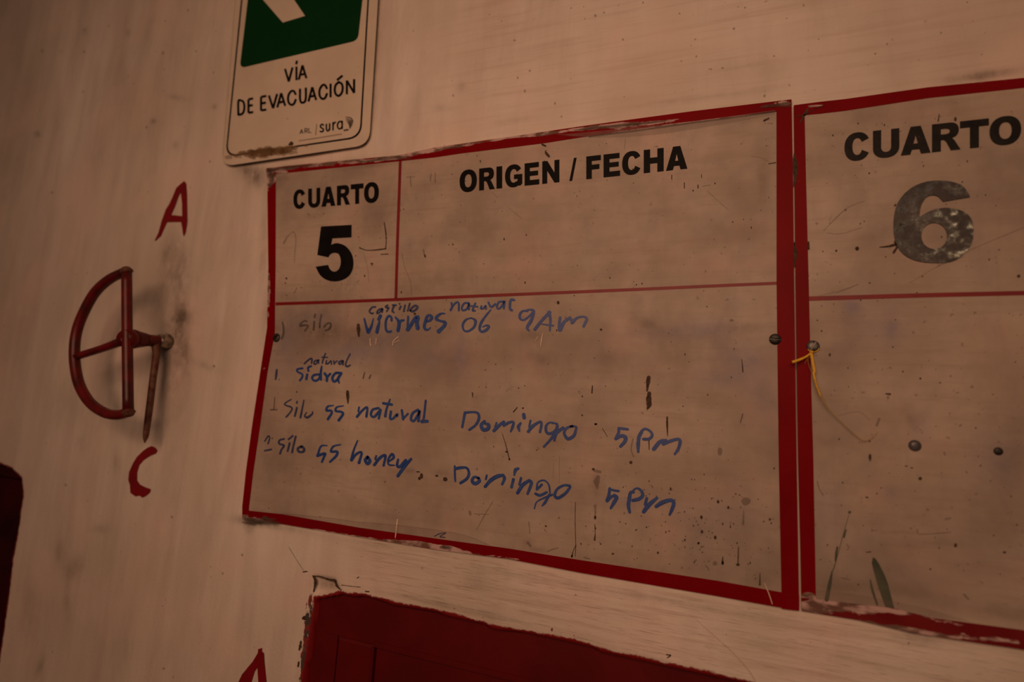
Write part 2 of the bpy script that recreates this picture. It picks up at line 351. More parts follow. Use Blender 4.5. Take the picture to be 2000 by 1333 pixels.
# chipped plaster beside the hatch and the broken corner above it
CORNER = [(611, 1126), (630, 1128), (653, 1133), (658, 1145), (664, 1152), (664, 1158), (613, 1164), (612, 1150)]
sc_ = sdf(U, Vv, CORNER); Y = Y + 0.004 * np.clip(-sc_ / 3.0, 0, 1)
wood = np.clip((U - 640) / 110, 0, 1) * np.clip((Vv - 1035 - (U - 700) * 0.17) / 22, 0, 1) + 0.55 * np.clip((U - 760) / 200, 0, 1) * np.clip((300 - Vv) / 60, 0, 1)
wood = np.clip(wood, 0, 1)
grime_shade = splat(U, Vv, [(352, 520, 12, 30, 10, .5), (352, 640, 14, 60, 4, .45), (365, 700, 14, 50, 0, .4), (330, 740, 10, 60, 0, .3), (365, 620, 22, 16, 0, .4), (300, 600, 14, 40, 20, .25), (400, 715, 30, 8, 20, .25),  # dirt blotches, with some shade painted in among them
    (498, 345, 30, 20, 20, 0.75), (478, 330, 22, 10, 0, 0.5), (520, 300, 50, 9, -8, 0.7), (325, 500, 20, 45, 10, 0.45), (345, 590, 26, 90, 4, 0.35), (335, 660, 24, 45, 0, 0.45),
    (345, 760, 24, 90, 0, 0.28), (308, 560, 30, 30, 0, 0.22), (240, 590, 60, 60, 0, 0.10), (500, 1018, 40, 9, 6, 0.9), (486, 1030, 10, 14, 0, 0.6), (540, 1030, 70, 7, 8, 0.4),  # wide faint disc behind the wheel paints its soft shadow
    (514, 470, 9, 120, 2, 0.33), (518, 620, 8, 60, 8, 0.28), (1900, 150, 60, 10, -8, 0.55), (1960, 140, 60, 9, -8, 0.4), (735, 90, 6, 120, 4, 0.45), (728, 210, 7, 60, 5, 0.35),  # board's shadow painted at its left edge; darker strips right of the sign
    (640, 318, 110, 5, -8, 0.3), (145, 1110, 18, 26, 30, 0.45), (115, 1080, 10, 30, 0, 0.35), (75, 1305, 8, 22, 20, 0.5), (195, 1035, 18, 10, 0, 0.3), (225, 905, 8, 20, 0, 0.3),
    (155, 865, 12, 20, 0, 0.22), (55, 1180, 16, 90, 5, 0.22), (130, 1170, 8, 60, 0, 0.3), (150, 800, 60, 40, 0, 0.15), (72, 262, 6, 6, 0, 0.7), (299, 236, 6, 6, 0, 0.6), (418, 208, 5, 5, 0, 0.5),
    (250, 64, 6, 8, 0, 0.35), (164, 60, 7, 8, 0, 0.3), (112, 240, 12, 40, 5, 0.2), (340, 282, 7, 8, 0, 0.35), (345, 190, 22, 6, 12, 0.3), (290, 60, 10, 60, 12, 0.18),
    (636, 1142, 24, 14, 8, 0.8), (850, 1080, 40, 6, 10, 0.25), (930, 1140, 30, 20, 10, 0.22), (700, 1060, 120, 8, 9, 0.2), (1100, 1140, 300, 7, 10, 0.22), (1400, 1190, 200, 7, 10, 0.25),  # long thin bands below the board paint the shade under its edge
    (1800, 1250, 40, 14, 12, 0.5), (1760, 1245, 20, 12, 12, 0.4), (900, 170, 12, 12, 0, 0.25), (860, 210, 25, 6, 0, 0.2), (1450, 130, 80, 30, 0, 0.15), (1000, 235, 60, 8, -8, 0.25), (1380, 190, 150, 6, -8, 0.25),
    (10, 300, 60, 500, 0, 0.10), (1250, 1285, 200, 8, 14, 0.35), (900, 1190, 160, 7, 13, 0.35), (1700, 1300, 200, 30, 8, 0.12)])  # tall faint band darkens the far left, light falloff painted in
chip = splat(U, Vv, [(601, 1215, 10, 50, 5, 0.95), (594, 1290, 11, 60, 8, 1.0), (606, 1175, 8, 18, 0, 0.6), (720, 1166, 60, 5, 10, 0.55), (900, 1195, 120, 5, 14, 0.5), (1080, 1232, 90, 6, 14, 0.5),
    (1290, 1287, 60, 5, 14, 0.4), (1420, 1310, 60, 8, 14, 0.35)])
redd = np.minimum(s1, s2)
idx = np.arange(X.size).reshape(X.shape)
fc = np.stack([idx[:-1, :-1], idx[:-1, 1:], idx[1:, 1:], idx[1:, :-1]], -1).reshape(-1, 4)
wall = mkobj('wall_back', np.stack([X, Y, Z], -1).reshape(-1, 3), fc, M_WALL, None,
             attrs={'redd': redd.ravel(), 'grime_shade': grime_shade.ravel(), 'wood': wood.ravel(), 'chip': chip.ravel()}, smooth=True)
wall['kind'] = 'structure'
fl = mkobj('floor', [(-4.2, -3.0, 0), (2.6, -3.0, 0), (2.6, 0.05, 0), (-4.2, 0.05, 0), (-4.2, -3.0, -0.05), (2.6, -3.0, -0.05), (2.6, 0.05, -0.05), (-4.2, 0.05, -0.05)],
           [(0, 1, 2, 3), (4, 7, 6, 5), (0, 4, 5, 1), (1, 5, 6, 2), (2, 6, 7, 3), (3, 7, 4, 0)], M_FLOOR); fl['kind'] = 'structure'

# cracks and painted letters belong to the wall
def wflat(name, mat, outer=None, holes=(), strokes=(), d=0.0004):
    f = Flat()
    if outer: f.poly(outer, holes, d, dfun=wall_d)
    for pts, w in strokes: f.ribbon(pts, w, d, dfun=wall_d, jit=0.5)
    return f.build(name, mat, wall)
def dens(pl, step=7):
    out = []
    for a, b in zip(pl, pl[1:] + pl[:1]):
        n = max(1, int(math.hypot(b[0] - a[0], b[1] - a[1]) / step))
        out += [(a[0] + (b[0] - a[0]) * k / n, a[1] + (b[1] - a[1]) * k / n) for k in range(n)]
    return out
z9 = lambda p: dens(zt(290, 340, 9.52, p)); z10 = lambda p: dens(zt(230, 860, 10.25, p)); z16 = lambda p: dens(zt(440, 1250, 16.06, p))
a1 = wflat('painted_letter', M_PAINT, z9([(665, 128), (590, 190), (515, 258), (440, 440), (385, 560), (320, 660), (240, 880), (185, 1090), (110, 1240), (132, 1240), (230, 1150), (290, 1010), (345, 895), (480, 892),
     (605, 890), (625, 1010), (640, 1120), (655, 1160), (690, 1080), (708, 980), (722, 880), (718, 640), (715, 400), (700, 180)]), [z9([(600, 340), (560, 410), (500, 580), (420, 762), (520, 772), (625, 785), (622, 560)])], d=0.0009)
a2 = wflat('painted_letter', M_PAINT, z10([(680, 120), (600, 150), (500, 220), (380, 340), (300, 470), (225, 640), (208, 800), (240, 900), (250, 1060), (350, 1130), (430, 1115), (490, 1155), (560, 1120), (635, 1060), (660, 1000),
     (640, 975), (560, 950), (440, 890), (385, 810), (385, 650), (430, 500), (520, 400), (640, 320), (760, 270), (795, 210), (750, 150)]), d=0.0009)
a3 = wflat('painted_letter', M_PAINT, z16([(1030, 300), (1150, 262), (1145, 370), (1210, 430), (1225, 700), (1290, 1333), (1350, 1750), (1250, 2000), (1120, 1600), (760, 1600), (560, 1900), (250, 2100), (300, 1600), (410, 1333),
     (520, 1100), (700, 880), (850, 700), (960, 520), (1020, 420)]), [z16([(1005, 880), (920, 1000), (870, 1160), (790, 1430), (1040, 1430), (1022, 1200)])], d=0.0009)
a1['label'] = 'red letter A above the hand wheel'; a2['label'] = 'red letter C under the hand wheel'; a3['label'] = 'red letter A beside the hatch'
zc = lambda p: zt(580, 1110, 5.978, p)
wflat('crack', M_DIRT, strokes=[(zc([(190, 95), (212, 150), (205, 220), (192, 280)]), [3.5, 5, 3, 1.5]), (zc([(180, 92), (260, 100), (330, 122), (390, 140), (440, 145), (462, 205), (490, 240), (515, 255)]), [1.5, 2.5, 3, 4, 5, 4, 2.5, 1.5]),
      (zc([(70, 590), (85, 575), (90, 600)]), 5), (zc([(45, 860), (38, 910), (25, 960)]), [3, 5, 3]), (zc([(85, 45), (100, 40)]), 2), (zc([(20, 1100), (12, 1150)]), 3), (zc([(700, 120), (720, 105)]), 1.5),
      (zc([(520, 200), (640, 215), (740, 225)]), 1.2), (zc([(800, 275), (840, 278)]), 2.5), (zt(400, 970, 3.333, [(545, 330), (600, 420), (640, 480)]), 0.5), (zt(400, 970, 3.333, [(640, 492), (665, 490)]), 2.0),
      (zt(900, 1050, 3.333, [(1340, 765), (1365, 770), (1345, 785)]), 2.5)], d=0.0006)
# horizontal brush and grain ridges over the hatch: fine, joined
f = Flat()
for k in range(520):
    u = random.uniform(700, 1990); lo = 1075 + (u - 860) * 0.172 + 8; hi = 1190 + (u - 850) * 0.225 - 4
    v = random.uniform(lo, hi); t_ = (v - lo) / max(hi - lo, 1); L = random.uniform(10, 60)
    if v > 1400: continue
    f.ribbon([(u, v), (u + L * .5, v + L * .5 * (.17 + .05 * t_) + random.uniform(-.6, .6)), (u + L, v + L * (.17 + .05 * t_))], [0.2, random.uniform(.5, 1.3), 0.2], 0.0005, dfun=wall_d, caps=False)
g_ = f.build('brush_streaks', M_STREAK, wall); g_['kind'] = 'stuff'
f = Flat()
for k in range(170):
    u = random.uniform(20, 1990); v = random.choice([random.uniform(0, 300), random.uniform(0, 1333)])
    if sdf(np.array([u]), np.array([v]), [(430, 0), (740, 0), (740, 270), (1545, 185), (2010, 145), (2010, 1290), (1560, 1200), (470, 1020), (515, 330), (425, 325)])[0] < 3: continue
    if min(sdf(np.array([u]), np.array([v]), RED1)[0], sdf(np.array([u]), np.array([v]), RED2)[0]) < 4: continue
    r = random.uniform(0.8, 2.6); f.blob(u, v, r, r * random.uniform(.7, 1.5), 0.0005, 7, 0.5, dfun=wall_d)
g_ = f.build('dirt_specks', M_FAINT, wall); g_['kind'] = 'stuff'

# ------------------------------------------------------------------ doors
def slab(name, x0, x1, z0, z1, y0, y1, mat, parent, bev=0.0015):
    bb = bev
    V = [(x0, y1, z0), (x1, y1, z0), (x1, y1, z1), (x0, y1, z1), (x0, y0 + bb, z0), (x1, y0 + bb, z0), (x1, y0 + bb, z1), (x0, y0 + bb, z1),
         (x0 + bb, y0, z0 + bb), (x1 - bb, y0, z0 + bb), (x1 - bb, y0, z1 - bb), (x0 + bb, y0, z1 - bb)]
    Fq = [(0, 3, 2, 1), (0, 1, 5, 4), (1, 2, 6, 5), (2, 3, 7, 6), (3, 0, 4, 7), (4, 5, 9, 8), (5, 6, 10, 9), (6, 7, 11, 10), (7, 4, 8, 11), (8, 9, 10, 11)]
    return mkobj(name, V, Fq, mat, parent)
d1 = thing('door_1', 'dark red painted panelled hatch door under the boards', 'door', (float(W1[0][0]) + .3, 0.02, 0.0))
del d1['label']; del d1['category']; d1['kind'] = 'structure'
xl = W1[0][0] - 0.03; ztop = W1[5][1] + .012
xs = P(648, 1290)[0]; xp = P(720, 1300)[0]; zp = P(735, 1263)[2]; x_r = 0.80
slab('frame', xl, xs, 0.0, P(652, 1247)[2] - .0001, 0.0068, 0.022, M_DOOR, d1, 0.0002)
slab('frame_rail', xl, x_r, P(652, 1247)[2], ztop, 0.0068, 0.022, M_DOOR, d1, 0.0003)
slab('stile', xs + 0.0006, xp, 0.0, P(652, 1247)[2] - 0.0006, 0.0052, 0.022, M_DOOR, d1, 0.0025)
slab('rail', xp, x_r, zp, P(652, 1247)[2] - 0.0006, 0.0058, 0.022, M_DOOR, d1, 0.0012)
slab('panel', xp - 0.001, x_r, 0.0, zp + 0.001, 0.0115, 0.022, M_DOOR, d1, 0.002)
d2 = thing('door_2', 'x', 'x', (-1.6, 0.02, 0.0)); del d2['label']; del d2['category']; d2['kind'] = 'structure'
xr2 = max(W2[:, 0]) + 0.01; zt2 = W2[:, 1].max() + .01; xf = P(26, 1000)[0]
slab('frame', xf, xr2, 0.0, zt2, 0.010, 0.022, M_DOORDK, d2)
slab('frame_rail', -1.99, xf, P(0, 935)[2], zt2, 0.011, 0.022, M_DOORDK, d2)
slab('panel', -1.99, xf - .001, 0.0, P(0, 935)[2] - .001, 0.016, 0.026, M_DOORDK, d2)

# ------------------------------------------------------------------ glyphs (heavy sans), unit box, y up
def arc(cx, cy, rx, ry, a0, a1, n=14, p=2.25):
    out = []
    for k in range(n + 1):
        a = math.radians(a0 + (a1 - a0) * k / n); c, s_ = math.cos(a), math.sin(a)
        out.append((cx + rx * math.copysign(abs(c) ** (2 / p), c), cy + ry * math.copysign(abs(s_) ** (2 / p), s_)))
    return out
G = {
 'O': ([arc(.5, .5, .5, .515, 0, 354, 40)], [arc(.5, .5, .20, .30, 0, 352, 30)]),
 'C': ([arc(.5, .5, .5, .515, 28, 332, 34) + [(.68, .36)] + arc(.5, .5, .19, .31, 318, 42, 22) + [(.68, .66)]], []),
 'G': ([arc(.5, .5, .5, .515, 33, 300, 32) + [(.88, .03), (1.0, .12), (1.0, .55), (.52, .55), (.52, .35), (.72, .35), (.72, .25)] + arc(.5, .5, .20, .31, 300, 45, 22) + [(.68, .67)]], []),
 'U': ([[(0, 1), (.31, 1), (.31, .38)] + arc(.5, .38, .19, .19, 180, 360, 12) + [(.69, 1), (1, 1), (1, .36)] + arc(.5, .36, .5, .375, 0, -180, 22)[1:]], []),
 'A': ([[(.33, 1), (.67, 1), (1, 0), (.68, 0), (.625, .17), (.375, .17), (.32, 0), (0, 0)]], [[(.425, .38), (.575, .38), (.50, .68)]]),
 'R': ([[(0, 0), (0, 1), (.62, 1)] + arc(.62, .72, .32, .28, 84, -60, 14)[0:] + [(.70, .44), (.78, .36), (1, 0), (.66, 0), (.50, .32), (.42, .40), (.31, .40), (.31, 0)]], [[(.31, .80), (.31, .60), (.50, .60), (.60, .63), (.63, .70), (.60, .77), (.50, .80)]]),
 'T': ([[(0, 1), (1, 1), (1, .755), (.655, .755), (.655, 0), (.345, 0), (.345, .755), (0, .755)]], []),
 'I': ([[(0, 0), (0, 1), (1, 1), (1, 0)]], []),
 'E': ([[(0, 0), (0, 1), (.97, 1), (.97, .78), (.36, .78), (.36, .62), (.92, .62), (.92, .415), (.36, .415), (.36, .225), (1, .225), (1, 0)]], []),
 'F': ([[(0, 0), (0, 1), (1, 1), (1, .78), (.38, .78), (.38, .61), (.90, .61), (.90, .40), (.38, .40), (.38, 0)]], []),
 'N': ([[(0, 0), (0, 1), (.30, 1), (.71, .45), (.71, 1), (1, 1), (1, 0), (.71, 0), (.29, .56), (.29, 0)]], []),
 'H': ([[(0, 0), (0, 1), (.32, 1), (.32, .63), (.68, .63), (.68, 1), (1, 1), (1, 0), (.68, 0), (.68, .38), (.32, .38), (.32, 0)]], []),
 '/': ([[(0, 0), (.62, 1), (1, 1), (.38, 0)]], []),
}
def heavy(ch, xl, xr, top, base, parent, mat, d, name='letter', thick=0.00025):
    """top/base: (x0, y0, slope) lines in the photo"""
    f = Flat(); outs, holes = G[ch]
    def m(p):
        x = xl + (xr - xl) * p[0]; yt = top[1] + top[2] * (x - top[0]); yb = base[1] + base[2] * (x - base[0])
        return (x, yb + (yt - yb) * p[1])
    f.poly([m(p) for p in outs[0]], [[m(p) for p in h] for h in holes], d, thick)
    o = f.build(name, mat, parent); return o
def word(items, x0, y0, s, top, base, parent, mat, d):
    tp = (x0 + top[0] / s, y0 + top[1] / s, top[2]); bs = (x0 + base[0] / s, y0 + base[1] / s, base[2])
    for ch, a, b in items: heavy(ch, x0 + a / s, x0 + b / s, tp, bs, parent, mat, d)

# ------------------------------------------------------------------ evacuation sign
sg = thing('evacuation_sign', 'white evacuation route sign with green panel and black lettering, left above the boards', 'sign', P(575, 315, 0.0))
def rr_poly(tl, tr, br, bl, rad, n=7):
    """quad with its two lower corners rounded"""
    def cor(c, a, b):
        c = np.array(c, float); a = np.array(a, float); b = np.array(b, float)
        p = c + (a - c) / np.linalg.norm(a - c) * rad; q = c + (b - c) / np.linalg.norm(b - c) * rad
        return [tuple((1 - t) ** 2 * p + 2 * t * (1 - t) * (c * .93 + (p + q) * .035) + t * t * q) for t in np.linspace(0, 1, n)]
    return [tl, tr] + cor(br, tr, bl) + cor(bl, br, tl)
def ext(a, b, t): return (a[0] + (b[0] - a[0]) * t, a[1] + (b[1] - a[1]) * t)
sTL, sBL = ext((432, 325), (457, 0), 1.42), (430.5, 326); sTR, sBR = ext((720, 285), (738, 0), 1.55), (721, 283)
SD = 0.0035
f = Flat(); f.poly(rr_poly(sTL, sTR, sBR, sBL, 26), (), SD, SD - .0002); f.build('plate', M_SIGN, sg)
# raised lip round the plate edge
lip = rr_poly(sTL, sTR, sBR, sBL, 26)
f = Flat(); inn = rr_poly(ext(sTL, sTR, .012), ext(sTR, sTL, .012), (717.5, 280.5), (434, 321.5), 24)
f.poly(lip, [inn], SD + .0005, .0005); f.build('edge_lip', M_SIGN, sg)
bl = rr_poly((485.5, -150), (729, -150), (705.4, 269.2), (439.8, 307.8), 24); bi = rr_poly((488.5, -148), (726, -148), (702.2, 266.2), (443, 304.4), 22)
f = Flat(); f.poly(bl, [bi], SD + .00015); f.build('border_line', M_BLACK, sg)
GA = [ext((469, 128), (484, 0), 2.1), ext((700, 72), (708, 0), 3.2)]
gp = rr_poly(GA[0], GA[1], (699, 79), (468, 133.5), 12)
f = Flat(); f.poly(gp, (), SD + .00015); f.build('green_field', M_GREEN, sg)
f = Flat(); f.poly([(514 - 62, -72), (514, 0), (552.3, 44), (595.7, 31), (574.7, 0), (532, -84)], (), SD + .0003); f.build('white_figure', M_SIGN, sg)
LT = {'V': [[(0, 1), (.5, 0)], [(.5, 0), (1, 1)]], 'A': [[(0, 0), (.5, 1)], [(.5, 1), (1, 0)], [(.17, .34), (.83, .34)]], 'I': [[(.5, 0), (.5, 1)]], 'D': [[(.1, 0), (.1, 1), (.55, 1), (.85, .85), (.97, .5), (.85, .15), (.55, 0), (.1, 0)]],
      'E': [[(1, 1), (.1, 1)], [(.1, 1.0), (.1, 0)], [(.1, 0), (1, 0)], [(.1, .52), (.92, .52)]], 'C': [[(.95, .72), (.75, .96), (.45, 1), (.15, .8), (.05, .5), (.15, .18), (.45, 0), (.75, .04), (.97, .3)]],
      'U': [[(.05, 1), (.05, .35), (.2, .06), (.5, 0), (.8, .06), (.95, .35), (.95, 1)]], 'O': [[(.5, 1), (.15, .82), (.04, .5), (.15, .18), (.5, 0), (.85, .18), (.96, .5), (.85, .82), (.5, 1)]],
      'N': [[(.06, 0), (.06, 1)], [(.06, 1), (.94, 0)], [(.94, 0), (.94, 1)]], "'": [[(.30, 1.16), (.95, 1.42)]],
      'R': [[(.1, 0), (.1, 1), (.6, 1), (.9, .88), (.9, .62), (.6, .5), (.1, .5)], [(.5, .5), (.95, 0)]], 'L': [[(.1, 1), (.1, 0), (.9, 0)]],
      's': [[(.9, .85), (.6, 1), (.2, .9), (.15, .68), (.5, .5), (.85, .32), (.8, .08), (.4, 0), (.05, .1)]], 'u': [[(.1, 1), (.1, .3), (.3, .02), (.6, .02), (.9, .3)], [(.9, 1), (.9, 0)]], 'r': [[(.15, 0), (.15, 1)], [(.15, .6), (.45, .92), (.95, 1)]],
      'a': [[(.9, 1), (.9, 0)], [(.9, .7), (.7, .98), (.35, .98), (.1, .7), (.1, .3), (.35, .02), (.7, .05), (.9, .3)]]}
SM = set('DCUOsra')
def light_word(items, x0, y0, s, top, base, w, parent, mat, d):
    tp = (x0 + top[0] / s, y0 + top[1] / s, top[2]); bs = (x0 + base[0] / s, y0 + base[1] / s, base[2])
    for chs, a, b in items:
        f = Flat(); A_, B_ = x0 + a / s, x0 + b / s; k = 0
        for ch in chs:
            for st in LT[ch]:
                q = []
                for (u, v) in st:
                    x = A_ + w / 2 + (B_ - A_ - w) * u; yt = tp[1] + tp[2] * (x - tp[0]) + w / 2; yb = bs[1] + bs[2] * (x - bs[0]) - w / 2
                    q.append((x, yb + (yt - yb) * v))
                f.ribbon(q, w, d + k * .00002, caps=(ch in SM), smooth=len(q) > 3); k += 1
        f.build('letter', mat, parent)
light_word([('V', 588, 660), ("I'", 668, 694), ('A', 690, 763)], 400, 0, 3.8075, (590, 505, -.205), (608, 618, -.19), 4.3, sg, M_BLACK, SD + .0003)
light_word([('D', 236, 304), ('E', 312, 368), ('E', 405, 466), ('V', 468, 546), ('A', 530, 606), ('C', 607, 686), ('U', 697, 762), ('A', 762, 836), ('C', 840, 918), ('I', 926, 944), ("O'", 955, 1036), ('N', 1044, 1122)],
           400, 0, 3.8075, (250, 745, -.192), (235, 865, -.189), 4.4, sg, M_BLACK, SD + .0003)
light_word([('A', 310, 410), ('R', 425, 520), ('L', 520, 615)], 560, 225, 12.5, (310, 345, -.17), (310, 470, -.13), 1.7, sg, M_GREY, SD + .0003)
light_word([('s', 790, 925), ('u', 940, 1075), ('r', 1100, 1210), ('a', 1210, 1385)], 560, 225, 12.5, (800, 215, -.155), (790, 435, -.165), 3.0, sg, M_BLACK, SD + .0003)
f = Flat(); zs = lambda p: zt(560, 225, 12.5, p)
for k, (a, b, c) in enumerate([((1440, 45), (1560, 70), (1610, 140)), ((1445, 85), (1540, 120), (1605, 185)), ((1455, 125), (1530, 160), (1590, 230)), ((1475, 165), (1530, 200), (1570, 270)), ((1500, 205), (1530, 240), (1545, 310))]):
    f.ribbon(zs([a, b, c]), [1.2, 2.4, 2.8], SD + .0003 + k * .00002)
f.ribbon(zs([(1405, 370), (1495, 355)]), 3.2, SD + .0003); f.build('logo', M_GREY, sg)
f = Flat(); f.ribbon(zs([(300, 625), (700, 565), (1340, 460)]), 1.6, SD + .0003); f.ribbon(zs([(730, 220), (705, 480)]), 1.6, SD + .0003); f.build('printed_rule', M_LGREY, sg)
f = Flat(); f.blob(569, 280.5, 4.0, 4.0, SD + .0004); f.blob(565, 282, 2.0, 2, SD + .0004); f.build('dirt_spot', M_DIRT, sg)
f = Flat()
for k in range(90):
    u = random.gauss(522, 30); v = 297 - (u - 520) * .135 + random.gauss(0, 4); r = random.uniform(1.5, 7)
    if 445 < u < 690: f.blob(u, v, r * 1.7, min(r, 5), SD + .0006 + k * .000004, 9, .6)
for p in [(516, 205, 1.6), (700, 131, 1.2), (661, 221, 1.2), (655, 186, 1.0), (561, 232, 1.6)]: f.blob(p[0], p[1], p[2], p[2], SD + .0004)
o = f.build('brown_stains', M_STAIN, sg); o['kind'] = 'stuff'

# ------------------------------------------------------------------ boards
BD = 0.0020
o_top = [(520.5, 328.5), (780, 303), (850, 288), (900, 281), (1062, 257.5), (1150, 244.5), (1350, 217.5), (1546, 194)]
i_top = [(520.5, 342), (780, 315), (850, 307.5), (900, 300), (1062, 280), (1150, 266), (1350, 239), (1546, 214.5)]
o_bot = [(473, 1013), (550, 1024), (700, 1049.5), (850, 1074), (992, 1092), (1135, 1119.5), (1400, 1165), (1561, 1194)]
i_bot = [(475, 997), (550, 1005), (700, 1031), (850, 1052.5), (992, 1072), (1135, 1095), (1400, 1135), (1561, 1164)]
o_lef = [(520.5, 328.5), (522, 372), (524, 523), (522.5, 570), (521.5, 640), (508, 729), (492, 834), (480, 923), (473, 990), (473, 1013)]
i_lef = [(538.5, 336), (538.5, 372), (538, 523), (537, 590), (536.5, 651), (522, 729), (508, 831), (494, 926), (486, 993), (485, 1012)]
o_rig = [(1546, 194), (1549, 360), (1551, 550), (1553, 681), (1556, 900), (1561, 1194)]
i_rig = [(1516.5, 199), (1516.7, 360), (1516.7, 550), (1519, 734), (1521, 900), (1527, 1190)]
b5 = thing('notice_board', 'white red-bordered board for room 5 covered in blue marker handwriting', 'board', P(1000, 1093, 0.0), 'room boards')
V, Fc = coons(o_top, o_bot, o_lef, o_rig, 440, 320, BD, skirt=BD)
u, v = proj(V[:, 0], V[:, 1], V[:, 2])
g5 = splat(u, v, [(650, 650, 90, 30, 5, .35), (740, 660, 80, 25, 0, .35), (620, 640, 60, 60, 0, .2), (900, 690, 60, 30, 0, .25), (1040, 655, 40, 12, 0, .45), (1050, 700, 26, 14, 25, .4), (1262, 632, 22, 12, 10, .55), (1340, 660, 110, 18, 5, .28),
    (1490, 350, 14, 60, 0, .40), (1440, 640, 50, 12, 0, .3), (740, 430, 30, 60, 0, .2), (560, 580, 40, 12, 0, .25), (560, 1010, 90, 8, 8, .3), (1200, 1100, 200, 14, 8, .22), (1400, 1080, 120, 60, 0, .22), (1300, 930, 60, 80, 20, .2),
    (880, 720, 20, 30, 0, .22), (830, 470, 15, 25, 0, .22), (860, 545, 14, 12, 0, .25), (800, 920, 12, 6, 0, .6), (860, 925, 16, 8, 10, .5), (1000, 540, 200, 12, -3, .15), (1200, 700, 60, 40, 0, .15), (1160, 700, 300, 14, 0, .14), (700, 1000, 160, 10, 8, .2),
    (1165, 950, 8, 30, 0, .4), (960, 260, 30, 4, -6, .3), (780, 560, 25, 30, 0, .2), (1050, 1075, 25, 5, 5, .4), (1030, 1060, 12, 8, 0, .45), (1400, 790, 60, 40, 30, .18), (1180, 840, 60, 14, 0, .15), (545, 350, 30, 6, -5, .3), (1000, 330, 8, 8, 0, .2),
    (720, 325, 60, 3, -6, .5), (1090, 860, 40, 20, 0, .15), (540, 640, 30, 40, 0, .3), (560, 400, 14, 60, 0, .15), (1500, 1130, 40, 20, 0, .3), (1400, 620, 200, 60, 0, .1), (1380, 700, 120, 80, 10, .12)])
bl5 = splat(u, v, [(700, 690, 70, 22, 0, .5), (900, 690, 16, 40, 0, .55), (840, 700, 40, 20, 0, .35), (760, 660, 60, 20, 0, .3), (560, 680, 30, 60, 10, .35), (1450, 700, 60, 30, 15, .45), (1400, 740, 60, 20, 0, .35), (1480, 760, 30, 60, -30, .4), (1000, 620, 60, 12, 0, .3),
    (800, 480, 8, 20, 0, .3), (1320, 650, 80, 14, 0, .3), (1390, 640, 60, 20, 0, .4), (1230, 980, 70, 14, 0, .25), (1050, 990, 50, 20, 0, .3), (620, 620, 60, 14, 0, .3), (1400, 1010, 80, 40, 0, .25)])
mkobj('sheet', V, Fc, M_BOARD, b5, attrs={'grime_shade': g5, 'blue': bl5})
def strip(name, A, B, nu, nv, d, parent, wear, mat=None):
    V, Fc = coons(A, B, [A[0], B[0]], [A[-1], B[-1]], nu, nv, d, skirt=0.0003)
    u, v = proj(V[:, 0], V[:, 1], V[:, 2]); return mkobj(name, V, Fc, mat or M_RED, parent, attrs={'wear': splat(u, v, wear) * 1.15 - 0.05})
w_top = [(535, 336, 30, 12, 0, .95), (600, 326, 60, 4, -6, .45), (640, 316, 60, 4, -6, .45), (715, 314, 90, 7, -6, .60), (790, 304, 60, 6, -8, .6), (860, 290, 70, 5, -8, .7), (930, 280, 60, 4, -8, .5), (1010, 266, 60, 5, -8, .75), (1060, 262, 30, 5, -8, .7), (1130, 252, 60, 5, -8, .6), (1200, 248, 60, 6, -8, .45),
         (1280, 240, 80, 5, -8, .6), (1230, 258, 110, 4, -7, .9), (1350, 241, 90, 4, -7, .9), (1440, 229, 60, 3, -7, .85), (1200, 243, 60, 3, -8, .5), (1525, 202, 40, 7, -8, .6), (1538, 200, 20, 6, 0, .4)]
strip('border_strip', o_top, i_top, 300, 8, BD + .0003, b5, w_top)
strip('border_strip', i_bot, o_bot, 300, 8, BD + .0003, b5, [(500, 1016, 60, 8, 8, .75), (620, 1036, 60, 5, 8, .35), (700, 1050, 90, 4, 9, .6), (780, 1060, 60, 4, 9, .5), (830, 1064, 70, 6, 8, .55), (900, 1079, 70, 4, 8, .65), (1000, 1092, 60, 3, 8, .6), (1140, 1108, 25, 5, 8, .35), (870, 1068, 60, 5, 9, .4)])
strip('border_strip', i_rig, o_rig, 8, 200, BD + .0004, b5, [(1540, 203, 24, 8, 0, .75), (1552, 320, 4, 40, 0, .35)]) if False else None
def vstrip(name, A, B, d, parent, wear):
    V, Fc = coons([A[0], B[0]], [A[-1], B[-1]], A, B, 8, 260, d, skirt=0.0003)
    u, v = proj(V[:, 0], V[:, 1], V[:, 2]); return mkobj(name, V, Fc, M_RED, parent, attrs={'wear': splat(u, v, wear) * 1.15 - 0.05})
vstrip('border_strip', o_lef, i_lef, BD + .0004, b5, [(528, 348, 14, 22, 0, 1.0), (521, 470, 4, 160, 0, .45), (524, 560, 6, 40, 0, .5), (524, 600, 4, 60, 0, .4), (516, 700, 6, 40, 0, .4), (500, 800, 6, 40, 0, .35), (480, 1010, 14, 8, 0, .7)])
vstrip('border_strip', i_rig, o_rig, BD + .0004, b5, [(1532, 202, 22, 8, 0, .72), (1551, 310, 4, 30, 0, .35)])
for name, a, b, w in (('divider_line', [(538, 594), (656, 590), (773, 585.5), (850, 582), (1200, 567.5), (1400, 558.5), (1517, 553.5)], None, 6.0), ('divider_line', [(781.8, 313), (779.5, 380), (776, 480), (773.2, 583)], None, 5.6)):
    f = Flat(); f.ribbon(a, w, BD + .0002, caps=False); o = f.build(name, M_PAINT, b5)
word([('C', 455, 543), ('U', 562, 649), ('A', 658, 758), ('R', 770, 864), ('T', 870, 962), ('O', 966, 1073)], 450, 280, 3.702, (562, 329, -.100), (660, 459, -.083), b5, M_BLACK, BD + .0005)
